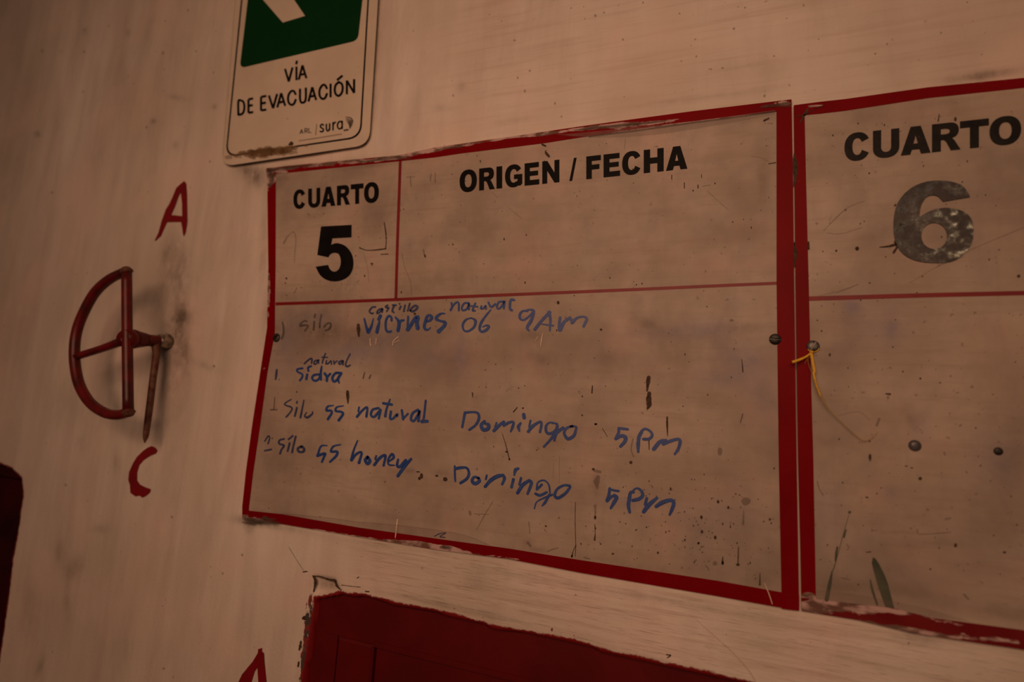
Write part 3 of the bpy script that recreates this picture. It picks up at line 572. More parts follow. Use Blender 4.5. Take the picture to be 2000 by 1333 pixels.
word([('O', 190, 325), ('R', 343, 466), ('I', 478, 523), ('G', 545, 680), ('E', 698, 813), ('N', 836, 970), ('/', 1048, 1105), ('F', 1180, 1294), ('E', 1315, 1444), ('C', 1460, 1610), ('H', 1629, 1785), ('A', 1803, 1970)],
     850, 150, 4.0, (343, 718, -.113), (343, 889, -.1057), b5, M_BLACK, BD + .0005)
z3 = lambda p: zt(450, 280, 3.702, p)
f = Flat(); f.poly(z3([(655, 602), (765, 596), (876, 590), (875, 680), (806, 684), (737, 688), (728, 734)] + list(map(tuple, smooth_path([(728, 734), (770, 722), (830, 742), (874, 795), (889, 860), (880, 920), (850, 965), (800, 992), (745, 999), (690, 986), (645, 950), (616, 893)], 3))) +
     [(706, 880)] + list(map(tuple, smooth_path([(706, 880), (718, 908), (738, 926), (762, 927), (785, 908), (797, 870), (795, 830), (780, 800), (750, 792), (722, 803), (708, 825)], 3))) + [(628, 808)]), (), BD + .0005, .0002)
f.build('digit', M_BLACK, b5)['label'] = 'black digit 5'

HW = []  # handwriting: (material key, x0, y0, scale, [(points, width)])
HW.append(('G', 520, 580, 10, [([(790, 480), (740, 470), (670, 530), (665, 570), (730, 555), (810, 560), (800, 600), (755, 665)], 3), ([(935, 485), (932, 560), (920, 650)], 3.4), ([(955, 345), (940, 400)], 3.4), ([(1075, 350), (1050, 480), (1040, 600)], 2.8),
    ([(1130, 585), (1180, 525), (1240, 515), (1260, 560), (1220, 630), (1150, 660)], 3.2), ]))
HW.append(('G', 520, 580, 10, [([(315, 500), (335, 600), (335, 720), (300, 820)], 3)]))
HW.append(('F', 690, 580, 10, [([(430, 200), (370, 205), (320, 260), (320, 300), (350, 325), (385, 320)], 3), ([(560, 230), (500, 250), (460, 300), (470, 325), (520, 300), (572, 235), (560, 300)], 3), ([(670, 165), (630, 190), (645, 212), (690, 215), (670, 250), (650, 285)], 3),
    ([(765, 160), (835, 165)], 3), ([(800, 160), (760, 270), (790, 305)], 3.4), ([(925, 185), (900, 245)], 3), ([(905, 132), (900, 142)], 2.5), ([(1010, 165), (985, 285)], 3), ([(1102, 130), (1060, 275)], 3), ([(1110, 270), (1130, 230), (1200, 175), (1250, 190), (1230, 240), (1160, 285), (1110, 270)], 3.6)]))
HW.append(('I', 690, 580, 10, [([(215, 430), (245, 560), (290, 690)], [3, 3.5, 6]), ([(290, 690), (350, 580), (392, 420)], [6, 4, 1.5]), ([(510, 480), (485, 580), (460, 690)], [3, 5, 6]), ([(530, 370), (495, 440)], 5.5), ([(745, 465), (740, 400), (690, 375), (640, 450), (630, 560), (640, 650), (680, 685), (735, 675)], 3.8),
    ([(822, 400), (880, 470), (892, 540), (872, 660)], [3, 5, 6, 6]), ([(890, 520), (930, 470), (985, 455)], [5, 4.5, 3.5]), ([(1070, 385), (1065, 480), (1058, 600)], 3.5), ([(1062, 640), (1130, 540), (1215, 400)], [6.5, 6, 5]), ([(1215, 400), (1260, 400), (1240, 500), (1255, 615)], [5, 6.5, 6.5, 7]),
    ([(1440, 480), (1500, 455), (1530, 400), (1490, 360), (1440, 385), (1410, 470), (1385, 580), (1410, 635), (1460, 640), (1510, 600)], [3, 5, 5.5, 4, 5, 5, 5, 5, 3, 1.5]), ([(1790, 325), (1710, 330), (1630, 390), (1620, 440), (1700, 470), (1790, 500), (1780, 560), (1720, 625), (1665, 675)], [2, 3.5, 5, 5, 3.5, 5.5, 6, 6, 7])]))
HW.append(('I', 860, 580, 6.667, [([(145, 80), (150, 130), (130, 175)], 3.2), ([(135, 175), (185, 90), (235, 75), (240, 180)], 3), ([(370, 80), (310, 85), (280, 140), (290, 175), (340, 160), (375, 90), (370, 165)], 3.2), ([(455, 85), (430, 140), (420, 178), (450, 180)], 3.2), ([(400, 120), (485, 128)], 2.8),
    ([(535, 120), (525, 152), (560, 150), (590, 115), (592, 160)], 3), ([(625, 75), (660, 130), (715, 95)], 3.4), ([(810, 60), (760, 70), (735, 130), (760, 155), (800, 120), (835, 55), (825, 150)], 3.4), ([(960, 40), (915, 45), (905, 150), (930, 175)], 4.2)]))
HW.append(('I', 860, 580, 6.667, [([(400, 275), (330, 300), (290, 370), (310, 440), (370, 445), (440, 390), (455, 310), (400, 275)], [2, 3.5, 4, 3, 3.5, 4, 5, 2]), ]))
HW.append(('I', 860, 580, 6.667, [([(655, 170), (590, 250), (530, 340), (510, 420), (540, 455), (600, 430), (632, 385), (600, 372), (550, 392)], [2.5, 3.5, 4.5, 4, 4, 5, 4, 3, 2])]))
HW.append(('I', 860, 580, 6.667, [([(1140, 190), (1075, 185), (1035, 230), (1040, 285), (1090, 300), (1160, 250), (1205, 195)], [2.5, 3.5, 4.5, 4, 3.5, 3.5, 3]), ([(1090, 182), (1150, 168), (1215, 185), (1185, 300), (1130, 400), (1155, 440)], [2, 2.5, 4.5, 6, 5, 3]),
    ([(1230, 425), (1320, 310), (1425, 200)], [5.5, 5, 5.5]), ([(1415, 200), (1432, 300), (1425, 440)], [5.5, 4.5, 3]), ([(1320, 355), (1470, 375)], [2, 3]), ([(1560, 270), (1548, 350), (1552, 430)], [4.5, 5, 6.5]), ([(1560, 430), (1610, 330), (1690, 270)], [6.5, 5.5, 4.5]), ([(1715, 335), (1780, 275), (1860, 258), (1905, 290), (1865, 385)], [6, 4, 3, 5, 4.5]), ([(1690, 275), (1720, 330)], 5)]))
HW.append(('F', 520, 680, 8.333, [([(620, 255), (700, 185), (740, 175), (735, 250)], 2.8), ([(855, 195), (790, 210), (775, 260), (810, 260), (845, 200), (850, 250)], 2.6), ([(960, 90), (920, 200), (910, 250)], 2.6), ([(905, 150), (995, 155)], 2.3), ([(980, 205), (970, 258), (1010, 250), (1050, 210), (1060, 265)], 2.5),
    ([(1095, 210), (1105, 265)], 2.4), ([(1105, 250), (1150, 210)], 2.4), ([(1230, 205), (1180, 230), (1190, 265), (1225, 245), (1250, 205), (1245, 275)], 2.8), ([(1365, 95), (1310, 200), (1290, 280), (1320, 300), (1365, 280)], [2.2, 2.4, 3, 3.5, 2.5])]))
HW.append(('F', 520, 680, 8.333, [([(170, 355), (162, 430), (150, 510)], [3, 3.8, 3])]))
HW.append(('I', 520, 680, 8.333, [([(590, 330), (510, 345), (505, 385), (585, 430), (580, 480), (545, 530)], 3.2), ([(665, 430), (650, 510)], 4), ([(730, 295), (680, 320), (685, 375)], 3.4), ([(870, 430), (780, 440), (745, 490), (785, 535), (850, 510), (880, 440)], 3.8), ([(900, 300), (885, 420), (890, 520)], [3, 4, 3.5]), ([(950, 415), (985, 470), (985, 535)], 4.4), ([(985, 480), (1040, 418)], 3.6),
    ([(1220, 410), (1130, 410), (1075, 480), (1095, 545), (1150, 520), (1215, 420)], 4.2), ([(1215, 420), (1168, 500), (1185, 570)], [4, 4.5, 2.5])]))
HW.append(('G', 520, 680, 8.333, [([(1600, 400), (1575, 495)], 2.2)]))
HW.append(('G', 520, 680, 8.333, [([(1700, 440), (1675, 495)], 2.4)]))
HW.append(('G', 510, 760, 5.882, [([(155, 100), (145, 230)], 1.6)]))
HW.append(('G', 510, 760, 5.882, [([(105, 240), (180, 240)], 2.2)]))
HW.append(('F', 510, 760, 5.882, [([(345, 120), (280, 160), (275, 185), (350, 215), (340, 260), (285, 325)], [2, 2.6, 2.6, 3, 2.6, 2.6]), ([(410, 215), (385, 315)], 3), ([(412, 145), (408, 165)], 2.6), ([(490, 130), (470, 230), (450, 330)], [2.2, 3, 3.2]), ([(520, 270), (500, 310), (530, 328), (585, 290), (590, 262)], [1.8, 2.6, 4, 3, 2])]))
HW.append(('I', 510, 760, 5.882, [([(830, 190), (765, 202), (750, 248), (800, 250), (808, 280), (765, 350)], [1.8, 3.4, 4, 4, 4, 4.2]), ]))
HW.append(('I', 510, 760, 5.882, [([(945, 195), (870, 210), (855, 252), (920, 265), (938, 292), (890, 362)], [1.8, 3, 4, 4, 4.4, 4.4])]))
HW.append(('I', 510, 760, 5.882, [([(1125, 210), (1115, 260)], 3), ([(1100, 320), (1160, 250), (1218, 212), (1208, 320)], [4.5, 4, 3.5, 4]), ([(1350, 220), (1280, 240), (1260, 300), (1300, 320), (1370, 240)], 4), ([(1372, 240), (1350, 340)], 4), ([(1480, 120), (1440, 230), (1425, 315)], [2.6, 3.6, 4.5]), ([(1402, 165), (1500, 180)], 4.4),
    ([(1490, 260), (1480, 340), (1515, 340), (1562, 290), (1560, 312)], 4), ([(1615, 245), (1630, 350)], 4), ([(1630, 345), (1685, 285)], 3.4), ([(1800, 240), (1740, 280), (1720, 350), (1755, 366), (1800, 300), (1820, 250), (1805, 370)], 4.2), ([(1890, 135), (1872, 300), (1860, 372)], 3.6), ([(1845, 375), (1908, 372)], 5.5)]))
HW.append(('F', 500, 840, 5.882, [([(100, 130), (140, 70), (155, 100), (135, 160)], 2.4), ]))
HW.append(('F', 500, 840, 5.882, [([(100, 240), (175, 225)], 3)]))
HW.append(('F', 500, 840, 5.882, [([(320, 105), (270, 120), (265, 160), (320, 180), (290, 230), (275, 275)], 3.3), ([(420, 70), (372, 110)], 3), ([(385, 150), (362, 245)], 3.2), ([(455, 75), (430, 180), (412, 262)], 3.2), ([(530, 190), (482, 212), (488, 250), (540, 252), (550, 215), (515, 192)], 4)]))
HW.append(('I', 500, 840, 5.882, [([(815, 180), (745, 190), (705, 296)], [2, 3.2, 3.6]), ([(705, 298), (790, 272), (780, 310), (755, 370)], [5, 4.4, 4, 3.6]), ]))
HW.append(('I', 500, 840, 5.882, [([(972, 170), (890, 190), (860, 250), (930, 250), (920, 300), (848, 370)], [2.2, 3.2, 4, 4.4, 4.6, 3.6])]))
HW.append(('I', 500, 840, 5.882, [([(1165, 125), (1120, 240), (1092, 350)], [2.4, 3.4, 4.4]), ([(1096, 350), (1150, 280), (1212, 262), (1182, 380)], [5, 4, 3.8, 4.6]), ([(1280, 312), (1255, 350), (1280, 390), (1308, 360), (1285, 318)], 5.5), ([(1380, 300), (1370, 340)], 3), ([(1358, 404), (1420, 325), (1485, 295), (1465, 410)], [4.6, 5, 4.4, 4]),
    ([(1530, 360), (1580, 320), (1562, 278), (1518, 340), (1525, 400), (1590, 408)], [3, 4.4, 4.4, 3.4, 3.4, 2.4]), ([(1632, 340), (1620, 410), (1655, 422), (1720, 350)], [3.5, 4.5, 5.5, 5]), ([(1780, 335), (1700, 430), (1628, 530)], [4.4, 6, 5])]))
HW.append(('I', 880, 780, 7.692, [([(215, 205), (195, 310), (175, 420)], [4.5, 4, 4.2]), ([(215, 203), (330, 195), (408, 212), (425, 290), (375, 390), (280, 462)], [4.5, 3.6, 4.2, 4.8, 4.4, 4]), ([(510, 335), (460, 390), (490, 460), (560, 445), (570, 385), (520, 370)], [5, 6, 6.5, 6.5, 5.5, 4]), ([(690, 355), (668, 420)], 3), ([(650, 475), (740, 385), (800, 340)], [5.5, 5.5, 4.5]), ([(800, 395), (870, 355), (945, 345), (930, 420), (902, 488)], [5, 5, 3.5, 4.8, 3]),
    ([(800, 340), (802, 395)], 4), ([(1050, 362), (1020, 415), (1032, 480)], [4, 6, 3]), ([(1098, 230), (1105, 280)], 6), ([(1200, 325), (1180, 420)], 3.6), ([(1165, 488), (1230, 410), (1310, 355), (1358, 342), (1362, 400), (1342, 495)], [5, 6, 4.6, 3.5, 4.6, 4]), ([(1600, 375), (1500, 350), (1435, 400), (1440, 495), (1500, 518), (1580, 460), (1600, 380)], [3, 3, 4.2, 5, 4.8, 4, 3.4]),
    ([(1520, 365), (1600, 370), (1605, 470), (1555, 620)], [2, 3, 3.5, 4]), ([(1690, 432), (1570, 525), (1490, 620), (1402, 715)], [5, 6, 4.2, 3.8]), ([(1830, 405), (1745, 435), (1705, 510), (1760, 595), (1845, 555), (1880, 470), (1880, 415), (1800, 410)], [4, 4.4, 4.6, 6, 5.5, 4.4, 4, 3])]))
HW.append(('I', 1180, 820, 11.765, [([(545, 225), (440, 210), (340, 198)], [4, 4.6, 3.8]), ([(335, 198), (330, 300), (270, 440)], [4.6, 5, 5.5]), ([(265, 440), (390, 375), (490, 410), (470, 510), (372, 620)], [5.5, 6, 6.5, 6.5, 5]), ([(860, 290), (800, 400), (780, 600), (782, 745)], [5.5, 6.6, 6.2, 4]), ([(820, 320), (880, 245), (960, 215), (1070, 280), (1100, 370), (1030, 445), (900, 450)], [4, 4.6, 4.2, 4.4, 5, 5, 5]),
    ([(1140, 680), (1280, 515), (1420, 480)], [7, 7, 5.5]), ([(1360, 560), (1520, 495), (1700, 450), (1745, 520), (1700, 680), (1622, 795)], [6, 6, 5, 6, 5.5, 4])]))
HW.append(('I', 870, 890, 7.692, [([(138, 160), (140, 280), (147, 390)], [3, 3.6, 3]), ([(150, 200), (240, 185), (320, 190), (352, 270), (320, 350), (225, 415)], [5.5, 5, 4, 4.6, 4.8, 5]), ([(505, 340), (430, 325), (400, 385), (445, 425), (510, 385), (490, 345)], [4, 4.5, 5.5, 6.5, 5.5, 4]), ([(620, 300), (605, 360)], 3.4), ([(595, 470), (680, 375), (780, 315), (850, 300)], [5, 6.5, 7, 5.5]), ([(865, 295), (885, 350), (850, 435)], [4.5, 5.5, 4]),
    ([(1020, 360), (992, 480)], [5, 4.5]), ([(1092, 198), (1050, 222), (1032, 298)], [4.4, 6, 3]), ([(1135, 340), (1110, 440)], 4), ([(1082, 565), (1160, 445), (1245, 385)], [5.5, 6.4, 5.5]), ([(1255, 375), (1290, 420), (1232, 578)], [5, 5.5, 4.4]), ([(1445, 440), (1372, 515)], [4.4, 4]), ([(1368, 500), (1390, 405), (1480, 375), (1550, 440), (1570, 560)], 2.8), ([(1350, 575), (1420, 600), (1520, 555)], [4.5, 5, 4]),
    ([(1600, 590), (1480, 640), (1370, 700), (1335, 800)], [4, 3, 2, 2]), ([(1560, 590), (1500, 700), (1450, 760)], [4, 5, 2]), ([(1868, 455), (1780, 450), (1680, 505), (1640, 600), (1690, 640), (1800, 570), (1872, 480)], [4.4, 4, 4.6, 5, 5.5, 5, 4.4])]))
HW.append(('I', 1170, 930, 11.765, [([(450, 350), (350, 335), (265, 315)], [4, 4, 3.5]), ([(245, 290), (225, 440), (180, 570)], [4.6, 5.4, 5.6]), ([(185, 580), (270, 490), (360, 450)], [5.5, 5, 4.5]), ([(350, 440), (400, 500), (340, 620), (268, 745)], [4.5, 7, 6.6, 4]), ([(800, 385), (725, 385), (690, 560), (675, 700), (705, 840)], [3.5, 5.5, 6.6, 6.2, 4.5]), ([(745, 370), (860, 285), (965, 340), (1000, 450), (920, 530), (775, 565)], [3, 3.2, 4.6, 6, 6.4, 5.5]),
    ([(1095, 520), (1060, 660)], 5), ([(1025, 825), (1150, 665), (1330, 510)], [6.5, 8, 5]), ([(1310, 705), (1450, 615), (1640, 560), (1715, 620), (1680, 760), (1622, 895)], [6, 7.5, 6.5, 6.5, 6.5, 4])]))
HW.append(('F', 400, 970, 3.333, [([(1495, 260), (1530, 243), (1570, 238), (1530, 262), (1562, 268)], 1.8)]))
MK = {'I': M_INK, 'F': M_INKF, 'G': M_INKG}
for key, x0, y0, s, strokes in HW:
    f = Flat()
    for k, (pts, w) in enumerate(strokes):
        # a real marker line wavers a little
        f.ribbon(zt(x0, y0, s, pts), np.array(w) * 1.14 if hasattr(w, '__len__') else w * 1.14, BD + .0005 + k * .00001, jit=0.10)
    f.build('handwritten_word', MK[key], b5)
# scratches, drips and specks on board 5
f = Flat(); fd = BD + .0007
r1 = lambda p: zt(850, 570, 4, p); r2 = lambda p: zt(850, 820, 3.507, p); rr3 = lambda p: zt(1350, 850, 2.76, p)
for pts, w in [([(699.5, 635), (700, 645), (700.5, 657)], [6, 7, 2.5]), ([(678.5, 765), (679, 776), (679.3, 788)], [4.5, 6, 2]), (r1([(1668, 670), (1662, 710), (1655, 775)]), [8, 7, 3]), (r1([(1672, 795), (1668, 840), (1670, 885), (1658, 915)]), [7, 10, 10, 2.5]),
               (r1([(1812, 980), (1812, 1040), (1815, 1130)]), [2.5, 4, 1]), (r1([(1670, 1165), (1671, 1235)]), [2, 1.3]), (r1([(1228, 735), (1224, 790)]), [1.5, 2.5]), (r1([(290, 790), (292, 825)]), [2.2, 1]), (z3([(1112, 572), (1122, 640), (1126, 700), (1122, 760)]), [1.4, 2.2, 1.2, 1.6]), (z3([(1122, 762), (1040, 772), (980, 772), (932, 755)]), [2.2, 1.6, 1.2, 2]),
               (z3([(1088, 803), (1140, 800)]), 1.2), (r2([(460, 100), (485, 180), (508, 275)]), [.8, 1.2, 1.6]), (r2([(1093, 720), (1095, 780), (1092, 825)]), [1.4, 1, 3.4]), (r2([(960, 565), (958, 700), (962, 860), (958, 940)]), [.8, 1, 1.2, .8]), (r2([(965, 860), (945, 900), (936, 940)]), [1.2, 1, 2.5]),
               (r1([(640, 905), (610, 940)]), [1.4, 2]), (zt(1300, 150, 3.332, [(640, 285), (670, 270)]), 3), (r1([(1548 - 200, 1070), (1340, 1140)]), .9) if False else (r2([(1145, 60), (1178, 115)]), 1.0), (zt(1400, 550, 3.808, [(185, 580), (190, 620), (194, 675)]), [1, 1.6, 2]), (zt(1400, 550, 3.808, [(193, 985), (175, 1052)]), 1.2),
               (rr3([(255, 605), (252, 695)]), [1.6, 2]), (rr3([(170, 655), (169, 695)]), [1.2, 4]), (rr3([(371, 745), (370, 800)]), [1, 2.5]), (zt(1300, 150, 3.332, [(40, 640), (40, 665)]), 1.4), (zt(1300, 150, 3.332, [(122, 690), (122, 724)]), 1.4), (zt(1300, 150, 3.332, [(211, 705), (211, 722)]), 2), (zt(1300, 150, 3.332, [(234, 635), (234, 655)]), 1.2),
               (zt(1300, 150, 3.332, [(670, 566), (718, 558)]), 1), (r1([(835, 530), (850, 535), (862, 545)]), [1, 2.5, 1]) if False else (zt(850, 150, 4, [(835, 528), (862, 540)]), 3), (zt(850, 150, 4, [(860, 578), (868, 598), (888, 620)]), [1.5, 6, 4])]:
    f.ribbon(pts, w, fd, jit=.3)
spots = rr3([(145, 360, 2.4, 3.2), (165, 355, 1.2, 1.2), (200, 392, 2.2, 3), (55, 444, 2.4, 3.6), (58, 522, 2.4, 3.6), (130, 553, 2.6, 3.4), (170, 480, 1.3, 2.5), (40, 583, 1.8, 2), (424, 457, 2, 2), (391, 467, 1.4, 1.4), (170, 690, 2.2, 2.8), (252, 700, 3.6, 2.8), (370, 806, 2, 2.5), (240, 318, 1.3, 1.3), (447, 180, 1.6, 1.6), (318, 690, 1.2, 2.5)]) + \
        r2([(1083, 340, 3, 2.5), (1340, 293, 3.2, 3), (1612, 475, 1.7, 3.6), (1447, 738, 1.2, 1.6), (1378, 755, 1.6, 1.2), (1525, 913, 2, 2.6), (757, 730, 1.6, 2), (68, 408, 4.4, 4), (10, 385, 3, 2), (487, 220, 2.4, 1.8), (508, 272, 1.6, 2), (935, 937, 1.8, 2.6), (1095, 670, 2.2, 4), (1100, 30, 3, 1.6), (1802, 848, 2, 2.2), (400, 185, 1, 1.4), (1710, 825, 1.6, 2.4), (1133, 853, 1.6, 1.4), (1213, 920, 1.4, 1.6)]) + \
        r1([(1295, 295, 2.4, 2), (1148, 966, 1.6, 1.8), (1252, 1036, 2.6, 1.8), (685, 910, 1.8, 1.5), (1935, 895, 1.2, 1.2), (1085, 30, 1, 1), (960, 85, 2.6, 3), (472, 568, 1, 1), (700, 735, 1, 1)]) + \
        [(810, 613, 2.2, 2.6), (1025, 360, .9, .9), (830, 500, 1.6, 3), (726, 515, 1.5, 2), (712, 539, 1.3, 1.8), (559, 544, 1.8, 2), (557, 553, 1.2, 1.2), (816, 922, 4, 1.2), (823, 930, 3, 5), (819, 935, 2.5, 3.5)]
for (x, y, a, b) in spots: f.blob(x, y, a, b, fd, 10, .3)
def inboard(u, v): return sdf(np.array([u]), np.array([v]), [(545, 350), (1510, 225), (1512, 1140), (500, 995), (545, 650)])[0] < -3
for k in range(330):
    u_, v_ = random.uniform(500, 1520), random.uniform(230, 1150)
    if random.random() < .45: u_ = random.gauss(1350, 90); v_ = random.gauss(1040, 60)
    if inboard(u_, v_):
        r = random.choice([.5, .6, .7, .9, 1.2]); f.blob(u_, v_, r, r * random.uniform(.8, 2), fd, 6, .5)
o = f.build('dirt_specks', M_DIRT, b5); o['kind'] = 'stuff'
f = Flat()
for pts, w in [(z3([(385, 722), (415, 670), (455, 640), (472, 690), (465, 780), (462, 862)]), [4, 1.6, 1.8, 1.6, 1.6, 1]), (z3([(480, 1045), (460, 1080)]), 2), (z3([(930, 990), (915, 1005)]), 1.5), (z3([(1240, 800), (1260, 900), (1300, 1000), (1310, 1100)]), 1), (z3([(960, 790), (990, 900), (1000, 1000)]), .8), (z3([(1300, 240), (1305, 310)]), 2), (z3([(1270, 245), (1330, 240)]), 1.4), (z3([(1450, 220), (1445, 270)]), 2), (z3([(1480, 215), (1480, 280)]), 2), (z3([(1395, 770), (1400, 805)]), 3), (z3([(1030, 868), (1022, 885)]), 3),
               (r2([(395, 560), (340, 650), (280, 760)]), [1.5, 2.2, 1]), (r2([(265, 645), (365, 650)]), 1.5), (r2([(235, 630), (240, 650)]), 5), (r2([(770, 905), (800, 890), (840, 880)]), 2.5), (r2([(1095, 590), (1097, 650)]), [5, 3]), (r2([(1090, 350), (1130, 358)]), 5), (r2([(1115, 395), (1105, 425), (1110, 470)]), [8, 12, 3]), (rr3([(283, 410), (280, 480)]), [1.5, 5]), (rr3([(78, 705), (88, 715), (95, 730)]), 2.5),
               (zt(1300, 150, 3.332, [(555, 515), (620, 525), (680, 555)]), .8), (zt(1300, 150, 3.332, [(270, 740), (340, 805), (410, 865)]), .9), (zt(1300, 150, 3.332, [(240, 712), (290, 703)]), 1.2), (zt(850, 150, 4, [(435, 895), (490, 945)]), .8), (zt(850, 150, 4, [(570, 1020), (680, 1110)]), .8), (zt(850, 150, 4, [(1486, 485), (1478, 560)]), 1), (zt(850, 150, 4, [(1946, 830), (1946, 870)]), 1.4), (zt(850, 150, 4, [(1846, 770), (1846, 800)]), 1.4),
               (r1([(520, 1100), (545, 1180), (560, 1250)]), 1.2), (r1([(1545, 1150), (1530, 1230), (1550, 1290)]), 2.5), (r1([(560, 770), (610, 740)]), .8), (r2([(1018, 945), (1060, 955)]), 2.5), (r2([(640, 700), (648, 780)]), 2), (r2([(635, 845), (650, 865)]), 5), (r2([(810, 300), (805, 400)]), .8), (r2([(850, 250), (850, 420)]), .8)]:
    f.ribbon(pts, w, fd + .0001, jit=.3)
for (x, y, a, b) in rr3([(295, 357, 9, 8), (128, 693, 4.5, 4.5), (155, 90, 5, 8)]) + zt(1400, 550, 3.808, [(110, 288, 4, 3)]): f.blob(x, y, a, b, fd + .0001, 12, .2)
f.build('scratch_marks', M_FAINT, b5)['kind'] = 'stuff'
f = Flat()
for pts, w in [(zt(860, 580, 6.667, [(1335, 475), (1315, 570), (1305, 650)]), [1, 2, 1.2]), (zt(860, 580, 6.667, [(1270, 520), (1240, 570)]), 1), (zt(690, 580, 10, [(330, 820), (330, 900), (345, 960)]), 1.6), (zt(690, 580, 10, [(450, 810), (440, 930)]), 1.4), (zt(690, 580, 10, [(880, 780), (790, 860), (765, 950)]), 1.6), (zt(690, 580, 10, [(800, 900), (900, 850)]), 1), (rr3([(395, 800), (420, 860), (437, 912)]), [1, 1.8, 1.4]), (zt(400, 970, 3.333, [(1255, 150), (1248, 200), (1240, 270)]), [2, 3.5, 1.5])]:
    f.ribbon(pts, w, fd + .0001)
f.build('pale_scratches', M_THREAD, b5)['kind'] = 'stuff'
# clear film lifting along the top and bottom edges
FT = [(1062, 258.5), (1150, 245.5), (1250, 231.5), (1350, 218.5), (1450, 206.5), (1514, 200)]
f = Flat(); f.poly([(1085, 262.5), (1110, 262), (1150, 258), (1250, 248), (1350, 237), (1450, 224), (1514, 215), (1514, 222), (1420, 240), (1350, 252), (1290, 261), (1230, 266), (1170, 268), (1120, 266.5)], (), BD + .0011, .00005); f.build('film', M_FILM, b5)
f = Flat()
for pts, w in [([(476, 1014), (500, 1018), (545, 1023)], [9, 12, 4]), ([(474, 1019), (490, 1024), (505, 1022)], [4, 8, 3]), ([(515, 1012), (535, 1016)], [8, 5]), ([(523, 333), (560, 328), (620, 321)], [7, 9, 3]), ([(528, 335), (530, 350), (527, 366)], [12, 13, 5]), ([(700, 318), (750, 311), (800, 307)], [3, 8, 3]), ([(860, 291), (900, 286)], [3, 5]), ([(1120, 255), (1200, 247), (1300, 236)], [2, 7, 3]), ([(1490, 208), (1540, 202)], [5, 10]), ([(860, 1068), (880, 1072)], [5, 6])]:
    for q_ in range(3): f.ribbon([(a + random.uniform(-4, 4), b + random.uniform(-2.5, 2.5)) for a, b in pts], [x * random.uniform(.4, .9) for x in w], BD + .0009 + q_ * .00003, jit=.7)
f.build('edge_grime', M_FAINT, b5)['kind'] = 'stuff'
f = Flat(); f.ribbon([(1150, 266.5), (1250, 254), (1350, 240), (1440, 228), (1514, 217)], 1.0, BD + .0013); f.build('film_edge', M_DIRT, b5)
f = Flat(); f.poly([(548, 1004), (640, 1012), (700, 1020), (790, 1028), (880, 1040), (920, 1050), (955, 1065), (925, 1063), (850, 1053), (700, 1031.5), (600, 1014)], (), BD + .0011, .00005); f.build('film', M_FILMT, b5)
f = Flat(); f.ribbon([(548, 1003.5), (640, 1012), (700, 1020), (790, 1028), (880, 1040), (920, 1050), (955, 1065)], .9, BD + .0013); f.build('film_edge', M_FAINT, b5)

# board 6
p_top = [(1550.5, 205.5), (1600, 199), (1650, 193.5), (1812, 170.6), (2000, 152), (2230, 128)]
q_top = [(1551, 227), (1600, 222.4), (1650, 216.6), (1812, 191.7), (2000, 171.6), (2230, 147)]
p_lef = [(1550.5, 205.5), (1552, 360), (1554, 550), (1556, 681), (1559, 900), (1563, 1060), (1566, 1194)]
q_lef = [(1571, 204), (1574.6, 360), (1579.5, 550), (1583, 700), (1588.6, 900), (1592, 1080), (1594, 1192)]
p_bot = [(1566, 1194), (1676, 1212), (1785, 1238), (2000, 1270), (2230, 1303)]
q_bot = [(1565, 1168), (1593, 1171), (1676, 1181), (1746, 1189), (1821, 1208), (2000, 1232), (2230, 1262)]
p_rig = [(2230, 128), (2230, 1303)]
b6 = thing('notice_board', 'white red-bordered board for room 6 with a shiny black numeral', 'board', P(1800, 1240, 0.0), 'room boards')
V, Fc = coons(p_top, p_bot, p_lef, p_rig, 230, 330, BD, skirt=BD)
u, v = proj(V[:, 0], V[:, 1], V[:, 2])
g6 = splat(u, v, [(1700, 470, 60, 20, -10, .25), (1660, 620, 30, 40, 0, .3), (1640, 700, 40, 60, 0, .25), (1740, 660, 18, 50, 0, .2), (1850, 200, 120, 10, -8, .25), (1900, 250, 60, 12, -8, .2), (1630, 930, 60, 40, 0, .25), (1780, 1160, 200, 16, 10, .3), (1900, 1000, 200, 60, 5, .2), (1800, 1060, 100, 16, 0, .3), (1980, 870, 60, 120, 0, .3),
    (1780, 820, 14, 40, -20, .35), (1970, 1200, 60, 30, 0, .3), (1830, 900, 200, 40, 0, .12), (1620, 860, 40, 16, 0, .3), (1700, 230, 50, 8, -8, .15), (1640, 1150, 50, 14, 5, .35), (1960, 400, 60, 200, 0, .15), (1640, 260, 50, 6, -8, .3), (1700, 1000, 40, 60, 0, .12), (1760, 1040, 40, 4, 0, .3)])
bl6 = splat(u, v, [(1665, 600, 18, 20, 0, .6), (1740, 640, 14, 20, 0, .4), (1720, 630, 60, 50, 0, .25), (1610, 1000, 30, 60, 0, .25), (1740, 965, 12, 16, -40, .35), (1950, 900, 60, 60, 0, .25), (1800, 830, 20, 40, 0, .3)])
mkobj('sheet', V, Fc, M_BOARD, b6, attrs={'grime_shade': g6, 'blue': bl6})
strip('border_strip', p_top, q_top, 160, 8, BD + .0003, b6, [(1590, 207, 30, 5, -6, .65), (1571, 222, 10, 12, 60, .35), (1900, 162, 40, 5, -6, .42), (1960, 158, 60, 3, -6, .4)])
vstrip('border_strip', p_lef, q_lef, BD + .0004, b6, [(1560, 340, 8, 40, 0, .35), (1552, 480, 4, 60, 0, .4), (1580, 1175, 26, 24, 0, 1.1), (1595, 520, 6, 10, 0, .3)])
